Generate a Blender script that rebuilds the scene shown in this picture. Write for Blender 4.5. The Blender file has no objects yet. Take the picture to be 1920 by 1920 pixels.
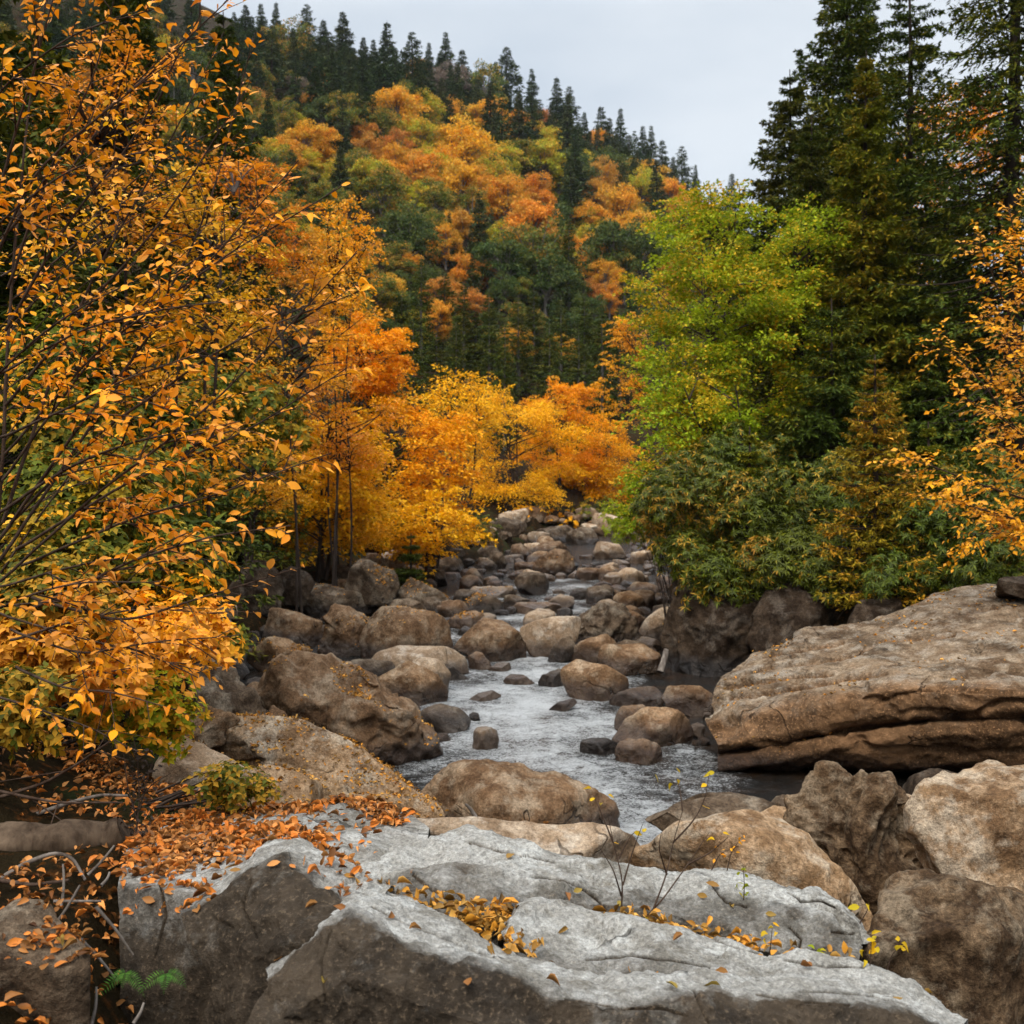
import bpy, bmesh, math, random
import numpy as np
from mathutils import Vector

SC = bpy.context.scene
COL = SC.collection
# ------------------------------------------------------------------ camera
CAM_H = 3.3                      # eye height above the stream
LENS = 40.0
F = 1920 * LENS / 36.0           # focal length in photograph pixels
HORIZ = 900.0                    # photograph row of the horizon
cam_d = bpy.data.cameras.new('camera'); cam_d.lens = LENS; cam_d.sensor_width = 36
cam_d.shift_y = -(960 - HORIZ) / 1920
cam_d.clip_start = 0.05; cam_d.clip_end = 5000
cam_d.dof.use_dof = True; cam_d.dof.focus_distance = 6.2; cam_d.dof.aperture_fstop = 4.5
cam = bpy.data.objects.new('camera', cam_d); COL.objects.link(cam)
cam.location = (0, 0, CAM_H); cam.rotation_euler = (math.radians(90), 0, 0)
SC.camera = cam
# ------------------------------------------------------------------ sky and sun (overcast)
SUN_EL, SUN_AZ = math.radians(50), math.radians(205)   # azimuth from +Y towards +X
W = bpy.data.worlds.new('World'); SC.world = W; W.use_nodes = True
wn, wl = W.node_tree.nodes, W.node_tree.links
bg = wn['Background']; bg.inputs['Strength'].default_value = 0.1
sky = wn.new('ShaderNodeTexSky'); sky.sky_type = 'NISHITA'; sky.sun_disc = False
sky.sun_elevation = SUN_EL; sky.sun_rotation = SUN_AZ
tc = wn.new('ShaderNodeTexCoord')
sep = wn.new('ShaderNodeSeparateXYZ'); wl.new(tc.outputs['Generated'], sep.inputs[0])
mp = wn.new('ShaderNodeMapping'); mp.inputs['Scale'].default_value = (1.0, 1.0, 2.6); mp.inputs['Location'].default_value = (0.6, 0.2, 0.0)
wl.new(tc.outputs['Generated'], mp.inputs[0])
cn = wn.new('ShaderNodeTexNoise'); cn.inputs['Scale'].default_value = 2.2; cn.inputs['Detail'].default_value = 5; cn.inputs['Roughness'].default_value = 0.5
wl.new(mp.outputs[0], cn.inputs['Vector'])
cr = wn.new('ShaderNodeValToRGB')
cr.color_ramp.elements[0].position = 0.36; cr.color_ramp.elements[0].color = (3.1, 3.55, 4.1, 1)
cr.color_ramp.elements[1].position = 0.62; cr.color_ramp.elements[1].color = (4.45, 4.75, 5.05, 1)
wl.new(cn.outputs['Fac'], cr.inputs[0])
# overcast luminance grows towards the zenith
zr = wn.new('ShaderNodeMapRange'); zr.inputs['From Min'].default_value = 0.38; zr.inputs['From Max'].default_value = 1.0
zr.inputs['To Min'].default_value = 1.0; zr.inputs['To Max'].default_value = 4.5
wl.new(sep.outputs['Z'], zr.inputs['Value'])
mul = wn.new('ShaderNodeVectorMath'); mul.operation = 'SCALE'
wl.new(cr.outputs[0], mul.inputs[0]); wl.new(zr.outputs[0], mul.inputs['Scale'])
mx = wn.new('ShaderNodeMix'); mx.data_type = 'RGBA'; mx.inputs['Factor'].default_value = 0.93
wl.new(sky.outputs[0], mx.inputs['A']); wl.new(mul.outputs[0], mx.inputs['B'])
wl.new(mx.outputs['Result'], bg.inputs['Color'])
sd = bpy.data.lights.new('sun', 'SUN'); sd.energy = 1.5; sd.angle = math.radians(28); sd.color = (1.0, 0.95, 0.87)
sun = bpy.data.objects.new('sun', sd); COL.objects.link(sun)
sv = Vector((math.sin(SUN_AZ) * math.cos(SUN_EL), math.cos(SUN_AZ) * math.cos(SUN_EL), math.sin(SUN_EL)))
sun.rotation_euler = sv.to_track_quat('Z', 'Y').to_euler(); sun.location = (0, 0, 60)
SC.view_settings.view_transform = 'Standard'; SC.view_settings.look = 'None'
SC.view_settings.exposure = 0.86; SC.view_settings.gamma = 1.0
SC.cycles.max_bounces = 8; SC.cycles.diffuse_bounces = 3; SC.cycles.glossy_bounces = 3; SC.cycles.transmission_bounces = 4

# ------------------------------------------------------------------ helpers
def P(px, py, d):
    """a point of the place that the photograph shows at (px, py), d metres ahead"""
    return np.array([(px - 960) / F * d, d, CAM_H - (py - HORIZ) / F * d])
def unit(v):
    return v / np.maximum(np.linalg.norm(v, axis=-1, keepdims=True), 1e-9)
def RNG(s): return np.random.default_rng(abs(int(s)))

def _hash(ix, iy, iz, seed):
    h = (ix.astype(np.uint32) * np.uint32(374761393) + iy.astype(np.uint32) * np.uint32(668265263)
         + iz.astype(np.uint32) * np.uint32(2246822519) + np.uint32((seed * 3266489917) & 0xffffffff))
    h = (h ^ (h >> np.uint32(13))) * np.uint32(1274126177)
    h = (h ^ (h >> np.uint32(16))) * np.uint32(2654435761)
    return h ^ (h >> np.uint32(15))
def gnoise(p, seed=0):
    p = np.asarray(p, float); i = np.floor(p).astype(np.int64); f = p - i
    u = f * f * f * (f * (f * 6 - 15) + 10)
    out = 0
    for dx in (0, 1):
        for dy in (0, 1):
            for dz in (0, 1):
                h = _hash(i[:, 0] + dx, i[:, 1] + dy, i[:, 2] + dz, seed)
                gx = (h & np.uint32(255)).astype(float) / 127.5 - 1
                gy = ((h >> np.uint32(8)) & np.uint32(255)).astype(float) / 127.5 - 1
                gz = ((h >> np.uint32(16)) & np.uint32(255)).astype(float) / 127.5 - 1
                dot = gx * (f[:, 0] - dx) + gy * (f[:, 1] - dy) + gz * (f[:, 2] - dz)
                w = (u[:, 0] if dx else 1 - u[:, 0]) * (u[:, 1] if dy else 1 - u[:, 1]) * (u[:, 2] if dz else 1 - u[:, 2])
                out = out + w * dot
    return out
def fbm(p, octv=4, gain=0.5, seed=0):
    a, s, t = 1.0, 0.0, 0
    for k in range(octv):
        t = t + a * gnoise(p * 2.03 ** k + 17.3 * k, seed + k); s += a; a *= gain
    return t / s * 1.6
def ridged(p, octv=3, gain=0.5, seed=0):
    a, s, t = 1.0, 0.0, 0
    for k in range(octv):
        t = t + a * (1 - np.abs(gnoise(p * 2.03 ** k + 9.1 * k, seed + k)) * 2.2); s += a; a *= gain
    return t / s

class MB:
    """collects vertices, triangles and quads and links them as one mesh object"""
    def __init__(s): s.v = []; s.f = {3: [], 4: []}; s.n = 0
    def add(s, V, Fc):
        V = np.asarray(V, float).reshape(-1, 3); Fc = np.asarray(Fc, int)
        if len(V) == 0 or len(Fc) == 0: return
        s.v.append(V); s.f[Fc.shape[1]].append(Fc + s.n); s.n += len(V)
    def arrays(s): return np.concatenate(s.v), [np.concatenate(s.f[k]) for k in (3, 4) if s.f[k]]
    def mesh(s, name, mat, smooth=True):
        V, fs = s.arrays(); return make_mesh(name, V, fs, mat, smooth)
    def tube(s, pts, rad, sides=6, cap=True):
        pts = np.asarray(pts, float); n = len(pts); rad = np.broadcast_to(np.asarray(rad, float), (n,))
        t = unit(np.gradient(pts, axis=0)); ref = np.array([0.31, 0.17, 0.93]) if abs(t[0][2]) < 0.9 else np.array([1.0, 0.2, 0.1])
        a = unit(np.cross(t, ref)); b = np.cross(t, a)
        th = np.arange(sides) / sides * 2 * math.pi
        ring = pts[:, None] + rad[:, None, None] * (np.cos(th)[None, :, None] * a[:, None] + np.sin(th)[None, :, None] * b[:, None])
        i = np.arange(n - 1)[:, None] * sides; j = np.arange(sides)[None]; k = (j + 1) % sides
        s.add(ring.reshape(-1, 3), np.stack([i + j, i + k, i + sides + k, i + sides + j], -1).reshape(-1, 4))
        if rad.max() > .02:
            for e, rg in ((0, ring[0]), (-1, ring[-1])):
                jj = np.arange(sides); s.add(np.concatenate([rg, pts[e][None]]), np.stack([jj, (jj + 1) % sides, np.full(sides, sides)], -1))
def make_mesh(name, V, fs, mat, smooth=True):
    me = bpy.data.meshes.new(name); V = np.asarray(V, np.float32)
    me.vertices.add(len(V)); me.vertices.foreach_set('co', V.ravel())
    nl = sum(f.size for f in fs); nf = sum(len(f) for f in fs)
    me.loops.add(nl); me.loops.foreach_set('vertex_index', np.concatenate([f.ravel() for f in fs]).astype(np.int32))
    tot = np.concatenate([np.full(len(f), f.shape[1]) for f in fs]); st = np.concatenate([[0], np.cumsum(tot)[:-1]])
    me.polygons.add(nf); me.polygons.foreach_set('loop_start', st.astype(np.int32))
    try: me.polygons.foreach_set('loop_total', tot.astype(np.int32))
    except Exception: pass
    me.polygons.foreach_set('use_smooth', np.full(nf, smooth))
    me.materials.append(mat); me.update(calc_edges=True); me.validate()
    return me
def link(name, me, parent=None, loc=(0, 0, 0)):
    o = bpy.data.objects.new(name, me); COL.objects.link(o); o.location = loc
    if parent is not None: o.parent = parent
    return o
def tag(o, label=None, cat=None, group=None, kind=None):
    for k, v in (('label', label), ('category', cat), ('group', group), ('kind', kind)):
        if v: o[k] = v
    return o
def thing(name, label, cat, loc=(0, 0, 0), group=None):
    return tag(link(name, None, None, loc), label, cat, group)
def copy_thing(root, loc=None, rotz=0.0, scale=None, label=None, group=None, mats=None):
    r = root.copy(); COL.objects.link(r)
    if loc is not None: r.location = loc
    r.rotation_euler = (0, 0, rotz)
    if scale is not None: r.scale = scale if hasattr(scale, '__len__') else (scale,) * 3
    if label: r['label'] = label
    if group: r['group'] = group
    for ch in list(root.children):
        c = ch.copy(); COL.objects.link(c); c.parent = r
        set_mat(c, mats)
    set_mat(r, mats)
    return r
def set_mat(o, mats):
    """another material for one part of a copy, kept on the object so that the mesh stays shared"""
    if mats and o.type == 'MESH':
        m = mats.get(o.name.split('.')[0])
        if m: o.material_slots[0].link = 'OBJECT'; o.material_slots[0].material = m
_ICO = {}
def ico(level):
    if level not in _ICO:
        bm = bmesh.new(); bmesh.ops.create_icosphere(bm, subdivisions=level, radius=1)
        _ICO[level] = (np.array([v.co[:] for v in bm.verts]), np.array([[v.index for v in f.verts] for f in bm.faces])); bm.free()
    return _ICO[level]
def vnormals(V, T):
    n = np.cross(V[T[:, 1]] - V[T[:, 0]], V[T[:, 2]] - V[T[:, 0]]); out = np.zeros_like(V)
    for k in range(3): np.add.at(out, T[:, k], n)
    return unit(out)
def hull2(pts):
    pts = sorted(set((float(a), float(b)) for a, b in pts))
    def half(ps):
        h = []
        for p in ps:
            while len(h) > 1 and (h[-1][0]-h[-2][0])*(p[1]-h[-2][1]) - (h[-1][1]-h[-2][1])*(p[0]-h[-2][0]) <= 0: h.pop()
            h.append(p)
        return h
    return half(pts)[:-1] + half(pts[::-1])[:-1]

# ------------------------------------------------------------------ materials
def new_mat(name):
    m = bpy.data.materials.new(name); m.use_nodes = True
    m.node_tree.nodes.clear(); return m, m.node_tree.nodes, m.node_tree.links
def nnode(n, typ, **kw):
    o = n.new(typ)
    for k, v in kw.items():
        if k in o.inputs: o.inputs[k].default_value = v
        else: setattr(o, k, v)
    return o
def tex(n, l, co, scale, detail=4, rough=0.55, vec=None, dist=0.0):
    t = nnode(n, 'ShaderNodeTexNoise', Scale=scale, Detail=detail, Roughness=rough, Distortion=dist)
    l.new(co, t.inputs['Vector']); return t.outputs['Fac']
def mixc(n, l, fac, a, b, mode='MIX'):
    m = n.new('ShaderNodeMix'); m.data_type = 'RGBA'; m.blend_type = mode
    for sock, v in (('Factor', fac), ('A', a), ('B', b)):
        s = m.inputs[sock] if sock == 'Factor' else [x for x in m.inputs if x.name == sock and x.type == 'RGBA'][0]
        if hasattr(v, 'links'): l.new(v, s)
        elif sock == 'Factor': s.default_value = v
        else: s.default_value = (*v, 1) if len(v) == 3 else v
    return [x for x in m.outputs if x.type == 'RGBA'][0]
def rng_map(n, l, v, a, b, c=0.0, d=1.0):
    m = n.new('ShaderNodeMapRange'); m.inputs['From Min'].default_value = a; m.inputs['From Max'].default_value = b
    m.inputs['To Min'].default_value = c; m.inputs['To Max'].default_value = d
    l.new(v, m.inputs['Value']); return m.outputs[0]
def mathn(n, l, op, a, b=None):
    m = n.new('ShaderNodeMath'); m.operation = op
    for i, v in enumerate((a, b)):
        if v is None: continue
        if hasattr(v, 'links'): l.new(v, m.inputs[i])
        else: m.inputs[i].default_value = v
    return m.outputs[0]

def rock_mat(name, dark, mid, light, lichen=None, lich_amt=0.5, wet=True, bump=0.6, scale=1.0, strata=0.0, stain=None, grain=0.35, vary=0.3):
    m, n, l = new_mat(name)
    out = n.new('ShaderNodeOutputMaterial'); b = n.new('ShaderNodeBsdfPrincipled')
    tcn = n.new('ShaderNodeTexCoord'); co = tcn.outputs['Object']
    big = tex(n, l, co, 1.1 * scale, 7, 0.62, dist=0.6)
    med = tex(n, l, co, 5.5 * scale, 8, 0.68)
    fine = tex(n, l, co, 38 * scale, 6, 0.7)
    grit = tex(n, l, co, 150 * scale, 3, 0.6)
    c = mixc(n, l, rng_map(n, l, big, 0.36, 0.62), dark, mid)
    c = mixc(n, l, rng_map(n, l, med, 0.46, 0.68), c, light)
    if strata:
        mpn = n.new('ShaderNodeMapping'); mpn.inputs['Scale'].default_value = (0.6, 0.6, 9.0); mpn.inputs['Rotation'].default_value = (0.12, 0.16, 0)
        l.new(co, mpn.inputs[0]); st = tex(n, l, mpn.outputs[0], 1.6, 6, 0.6)
        c = mixc(n, l, mathn(n, l, 'MULTIPLY', rng_map(n, l, st, 0.5, 0.62), strata), c, tuple(x * 0.35 for x in dark))
    if lichen:
        lm = mathn(n, l, 'MULTIPLY', rng_map(n, l, tex(n, l, co, 3.0 * scale, 9, 0.72), 0.5, 0.6), lich_amt)
        c = mixc(n, l, lm, c, lichen)
    # dark crust specks and pits
    sp = rng_map(n, l, tex(n, l, co, 17 * scale, 7, 0.75), 0.57, 0.68)
    c = mixc(n, l, mathn(n, l, 'MULTIPLY', sp, 0.6), c, tuple(x * 0.4 for x in dark))
    c = mixc(n, l, 1.0, c, mixc(n, l, rng_map(n, l, fine, 0.3, 0.7), (1 - grain,) * 3, (1 + grain,) * 3), 'MULTIPLY')
    c = mixc(n, l, 1.0, c, mixc(n, l, rng_map(n, l, grit, 0.3, 0.7), (1 - grain * .5,) * 3, (1 + grain * .5,) * 3), 'MULTIPLY')
    oi = n.new('ShaderNodeObjectInfo')
    c = mixc(n, l, 1.0, c, mixc(n, l, oi.outputs['Random'], (1 - vary, 1 - vary, 1 - vary * .9), (1 + vary, 1 + vary * .95, 1 + vary * .85)), 'MULTIPLY')
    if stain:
        at = n.new('ShaderNodeAttribute'); at.attribute_name = 'stain'  # darker tone, strongest on the lofted front faces and in cracks
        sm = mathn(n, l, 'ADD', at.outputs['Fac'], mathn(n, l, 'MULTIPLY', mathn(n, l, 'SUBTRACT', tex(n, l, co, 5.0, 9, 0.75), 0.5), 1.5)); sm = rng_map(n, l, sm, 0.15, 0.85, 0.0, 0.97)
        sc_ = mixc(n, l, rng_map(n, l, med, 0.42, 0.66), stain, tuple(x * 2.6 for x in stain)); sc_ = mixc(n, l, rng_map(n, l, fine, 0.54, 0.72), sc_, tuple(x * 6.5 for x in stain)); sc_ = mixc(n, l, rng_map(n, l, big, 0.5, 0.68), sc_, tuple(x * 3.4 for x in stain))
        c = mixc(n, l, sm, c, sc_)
    # hairline cracks, dark and set in
    ck = tex(n, l, co, 0.9 * scale, 4, 0.55, dist=0.5); ck = mathn(n, l, 'ABSOLUTE', mathn(n, l, 'SUBTRACT', ck, 0.5))
    ck = mathn(n, l, 'MULTIPLY', rng_map(n, l, ck, 0.002, 0.008, 1.0, 0.0), rng_map(n, l, tex(n, l, co, 1.7 * scale, 2, 0.5), 0.54, 0.62))
    c = mixc(n, l, mathn(n, l, 'MULTIPLY', ck, 0.7), c, tuple(x * 0.15 for x in dark))
    rough = 0.82
    if wet:
        g = n.new('ShaderNodeNewGeometry'); sx = n.new('ShaderNodeSeparateXYZ'); l.new(g.outputs['Position'], sx.inputs[0])
        wz = mathn(n, l, 'ADD', sx.outputs['Z'], mathn(n, l, 'MULTIPLY', sx.outputs['Y'], -0.012))
        wz = mathn(n, l, 'ADD', wz, mathn(n, l, 'MULTIPLY', med, -0.35))
        w = rng_map(n, l, wz, -0.16, 0.02, 1.0, 0.0)
        c = mixc(n, l, w, c, mixc(n, l, 1.0, c, (0.28, 0.26, 0.26), 'MULTIPLY'))
        l.new(rng_map(n, l, w, 0, 1, 0.85, 0.28), b.inputs['Roughness']); wet_s = rng_map(n, l, w, 0, 1, 0.08, 0.4)
    else: b.inputs['Roughness'].default_value = rough
    b.inputs['Specular IOR Level'].default_value = 0.08
    if wet: l.new(wet_s, b.inputs['Specular IOR Level'])
    l.new(c, b.inputs['Base Color'])
    h = mathn(n, l, 'ADD', mathn(n, l, 'MULTIPLY', med, 1.0), mathn(n, l, 'MULTIPLY', fine, 0.28))
    h = mathn(n, l, 'ADD', h, mathn(n, l, 'MULTIPLY', grit, 0.08))
    h = mathn(n, l, 'SUBTRACT', h, mathn(n, l, 'MULTIPLY', ck, 0.5))
    bp = n.new('ShaderNodeBump'); bp.inputs['Strength'].default_value = bump; bp.inputs['Distance'].default_value = 0.06 / scale
    l.new(h, bp.inputs['Height']); l.new(bp.outputs[0], b.inputs['Normal'])
    l.new(b.outputs[0], out.inputs[0]); return m

def leaf_mat(name, c1, c2, c3=None, c3amt=0.5, c3scale=0.6, transl=0.28, rough=0.55, spec=0.2, vary=0.18):
    m, n, l = new_mat(name)
    out = n.new('ShaderNodeOutputMaterial'); b = n.new('ShaderNodeBsdfPrincipled'); tr = n.new('ShaderNodeBsdfTranslucent')
    g = n.new('ShaderNodeNewGeometry'); isl = g.outputs['Random Per Island']
    tcn = n.new('ShaderNodeTexCoord'); co = tcn.outputs['Object']
    c = mixc(n, l, isl, c1, c2)
    wn_ = n.new('ShaderNodeTexWhiteNoise'); wn_.noise_dimensions = '1D'; l.new(isl, wn_.inputs['W'])
    if c3:
        f = tex(n, l, co, c3scale, 3, 0.6)
        f = mathn(n, l, 'ADD', f, mathn(n, l, 'MULTIPLY', mathn(n, l, 'SUBTRACT', wn_.outputs['Value'], 0.5), 0.3))
        c = mixc(n, l, rng_map(n, l, f, 0.62 - c3amt * 0.25, 0.72 - c3amt * 0.25), c, c3)
    oi = n.new('ShaderNodeObjectInfo')
    hsv = n.new('ShaderNodeHueSaturation')
    l.new(rng_map(n, l, oi.outputs['Random'], 0, 1, 0.5 - vary * 0.06, 0.5 + vary * 0.06), hsv.inputs['Hue'])
    l.new(rng_map(n, l, wn_.outputs['Value'], 0, 1, 1 - vary * 1.6, 1 + vary * 1.6), hsv.inputs['Value'])
    l.new(c, hsv.inputs['Color']); c = hsv.outputs[0]
    l.new(c, b.inputs['Base Color']); l.new(c, tr.inputs['Color'])
    b.inputs['Roughness'].default_value = rough; b.inputs['Specular IOR Level'].default_value = spec * .5
    ms = n.new('ShaderNodeMixShader'); ms.inputs[0].default_value = transl
    l.new(b.outputs[0], ms.inputs[1]); l.new(tr.outputs[0], ms.inputs[2]); l.new(ms.outputs[0], out.inputs[0])
    return m
def bark_mat(name, c1, c2, scale=6.0):
    m, n, l = new_mat(name)
    out = n.new('ShaderNodeOutputMaterial'); b = n.new('ShaderNodeBsdfPrincipled')
    tcn = n.new('ShaderNodeTexCoord'); mpn = n.new('ShaderNodeMapping'); mpn.inputs['Scale'].default_value = (1, 1, 0.25)
    l.new(tcn.outputs['Object'], mpn.inputs[0])
    t = tex(n, l, mpn.outputs[0], scale, 7, 0.65)
    l.new(mixc(n, l, rng_map(n, l, t, 0.35, 0.65), c1, c2), b.inputs['Base Color']); b.inputs['Roughness'].default_value = 0.85; b.inputs['Specular IOR Level'].default_value = 0.08
    bp = n.new('ShaderNodeBump'); bp.inputs['Strength'].default_value = 0.6; bp.inputs['Distance'].default_value = 0.03
    l.new(t, bp.inputs['Height']); l.new(bp.outputs[0], b.inputs['Normal'])
    l.new(b.outputs[0], out.inputs[0]); return m

M = {}
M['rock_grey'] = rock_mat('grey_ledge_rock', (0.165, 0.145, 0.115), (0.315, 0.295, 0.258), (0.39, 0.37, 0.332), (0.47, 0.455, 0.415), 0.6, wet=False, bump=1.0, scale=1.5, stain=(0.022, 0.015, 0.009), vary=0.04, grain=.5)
M['rock_tan'] = rock_mat('tan_rock', (0.13, 0.070, 0.033), (0.31, 0.185, 0.092), (0.43, 0.285, 0.165), (0.50, 0.42, 0.31), 0.5, bump=1.0, scale=1.2, vary=0.08, grain=.55)
M['rock_brown'] = rock_mat('brown_river_rock', (0.080, 0.042, 0.020), (0.20, 0.112, 0.056), (0.29, 0.185, 0.105), (0.36, 0.28, 0.19), 0.5, bump=1.0, vary=0.28, grain=.5)
M['rock_pale'] = rock_mat('pale_river_rock', (0.18, 0.112, 0.064), (0.34, 0.235, 0.145), (0.44, 0.33, 0.225), (0.50, 0.43, 0.34), 0.5, bump=0.8, vary=0.12, grain=.45)
M['rock_dark'] = rock_mat('dark_river_rock', (0.040, 0.025, 0.015), (0.105, 0.070, 0.043), (0.17, 0.12, 0.078), (0.25, 0.205, 0.15), 0.5, bump=1.0, vary=0.2, grain=.55)
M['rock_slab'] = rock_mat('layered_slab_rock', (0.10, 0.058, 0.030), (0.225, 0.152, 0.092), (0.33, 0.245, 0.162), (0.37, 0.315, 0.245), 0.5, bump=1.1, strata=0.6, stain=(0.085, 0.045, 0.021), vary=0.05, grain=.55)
M['rock_umber'] = rock_mat('umber_rock', (0.036, 0.020, 0.010), (0.115, 0.066, 0.033), (0.21, 0.133, 0.073), (0.33, 0.25, 0.165), 0.5, bump=1.2, scale=1.2, vary=0.04, grain=.6)
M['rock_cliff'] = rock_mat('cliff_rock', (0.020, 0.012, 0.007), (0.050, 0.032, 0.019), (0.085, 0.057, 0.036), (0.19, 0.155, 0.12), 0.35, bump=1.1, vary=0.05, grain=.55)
M['bark'] = bark_mat('dark_bark', (0.022, 0.014, 0.010), (0.06, 0.043, 0.033))
M['bark_grey'] = bark_mat('grey_bark', (0.09, 0.075, 0.062), (0.21, 0.185, 0.16))
M['wood_dead'] = bark_mat('dead_wood', (0.06, 0.045, 0.035), (0.24, 0.20, 0.165), 14)
M['twig'] = bark_mat('twig_bark', (0.03, 0.017, 0.011), (0.085, 0.055, 0.038), 20)

# ------------------------------------------------------------------ leaves
# a leaf template: columns along, across, normal (unit length); faces as triangles
def leaf_template(w=0.58, curl=0.15, fold=0.12, twist=0.0):
    us = np.array([0.0, 0.22, 0.5, 0.8, 1.0]); hw = np.array([0.0, 0.40, 0.5, 0.27, 0.0]) * w
    V = []
    for u, h in zip(us, hw):
        zc = curl * (u * u - u * 0.3)
        if h == 0: V.append((u, 0, -zc))
        else:
            V += [(u, -h, -zc + fold * h / w * 2 + twist * (u - .5)), (u, 0, -zc), (u, h, -zc + fold * h / w * 2 - twist * (u - .5))]
    T = [(0, 2, 1), (0, 3, 2), (1, 2, 5), (1, 5, 4), (2, 3, 6), (2, 6, 5), (4, 5, 8), (4, 8, 7), (5, 6, 9), (5, 9, 8), (7, 8, 10), (8, 9, 10)]
    return np.array(V, float), np.array(T)
LEAF_HI = [leaf_template(0.56, .12, .06), leaf_template(0.52, .28, .12, .08), leaf_template(0.58, -.08, .05, -.08), leaf_template(0.46, .5, .22, .15), leaf_template(0.34, .7, .4, .2), leaf_template(0.5, -.25, .1, .2)]
LEAF_DRY = [leaf_template(0.5, .35, .28, .15), leaf_template(0.42, -.3, .4, -.2), leaf_template(0.56, .12, .12, .2), leaf_template(0.34, .5, .4, .1), leaf_template(0.5, -.15, .1, .1)]
LEAF_MID = [(np.array([(0, 0, 0), (.45, -.29, .06), (1, 0, -.1), (.45, .29, .06)], float), np.array([(0, 2, 1), (0, 3, 2)]))]
LEAF_LONG = [(np.array([(0, 0, 0), (.5, -.13, .05), (1, 0, -.22), (.5, .13, .05)], float), np.array([(0, 2, 1), (0, 3, 2)]))]
NEEDLE = [(np.array([(0, 0, 0), (.4, -.16, 0), (1, 0, -.05), (.4, .16, 0)], float), np.array([(0, 2, 1), (0, 3, 2)]))]
def leaves(mb, pos, dirn, nrm, size, rng, templates=LEAF_MID):
    pos = np.asarray(pos, float).reshape(-1, 3); N = len(pos)
    if N == 0: return
    d = unit(np.asarray(dirn, float).reshape(-1, 3)); s = unit(np.cross(np.asarray(nrm, float).reshape(-1, 3), d)); nn = np.cross(d, s)
    size = np.broadcast_to(np.asarray(size, float), (N,)); pick = rng.integers(0, len(templates), N)
    for k, (tv, tf) in enumerate(templates):
        m = pick == k; c = int(m.sum())
        if not c: continue
        V = pos[m][:, None] + size[m][:, None, None] * (tv[None, :, 0:1] * d[m][:, None] + tv[None, :, 1:2] * s[m][:, None] + tv[None, :, 2:3] * nn[m][:, None])
        Fc = tf[None] + (np.arange(c) * len(tv))[:, None, None]
        mb.add(V.reshape(-1, 3), Fc.reshape(-1, 3))
UP = np.array([0, 0, 1.0])
def sprays(mb, rng, C, D, L, Wd, n, size, templates=LEAF_MID, droop=0.25, jit=0.05, tilt=0.5):
    """flat leafy twigs: C base points, D directions, n leaves on each"""
    C = np.asarray(C, float); D = unit(np.asarray(D, float)); S = len(C)
    if S == 0: return
    L = np.broadcast_to(np.asarray(L, float), (S,)); Wd = np.broadcast_to(np.asarray(Wd, float), (S,))
    side = unit(np.cross(D, UP + rng.normal(0, .15, (S, 3)))); upv = np.cross(side, D)
    u = rng.random((S, n)) ** 0.8; v = rng.uniform(-1, 1, (S, n)) * (1 - 0.55 * u)
    pos = (C[:, None] + D[:, None] * (u * L[:, None])[..., None] + side[:, None] * (v * Wd[:, None])[..., None]
           + upv[:, None] * (rng.normal(0, 1, (S, n)) * jit)[..., None] - UP * (droop * L[:, None] * u ** 2)[..., None])
    ld = D[:, None] * 0.6 + side[:, None] * np.sign(v)[..., None] * 0.6 + rng.normal(0, .35, (S, n, 3)) - UP * 0.15
    nr = upv[:, None] + rng.normal(0, tilt, (S, n, 3))
    leaves(mb, pos.reshape(-1, 3), ld.reshape(-1, 3), nr.reshape(-1, 3), size * rng.uniform(.7, 1.2, S * n), rng, templates)
# ------------------------------------------------------------------ the lie of the land
def sstep(a, b, x):
    t = np.clip((x - a) / (b - a), 0, 1); return t * t * (3 - 2 * t)
YK = np.array([0, 7, 9, 12, 17, 20, 24, 30, 40, 55, 64, 75, 120, 900.0])
XL = np.array([-0.2, -0.3, -0.7, -1.7, -3.6, -4.9, -4.8, -3.4, -0.6, 2.2, 9, 13, 24, 300.0])
XR = np.array([2.6, 2.8, 3.6, 5.6, 5.4, 3.3, 3.3, 3.9, 5.4, 6.8, 14, 19, 34, 330.0])
def water_z(y): return 0.012 * np.maximum(0, np.asarray(y, float) - 14)
def water_d(py):
    d = 15.0
    for _ in range(40): d = (CAM_H - float(water_z(d))) * F / (py - HORIZ)
    return d
def hill_crest(x):               # height of the far ridge above the place, 280 m away
    return np.interp(x, [-400, -150, -67, -40, 0, 25, 54, 90, 200, 500], [240, 158, 117, 110, 97, 84, 67, 44, 20, 15])
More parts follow.
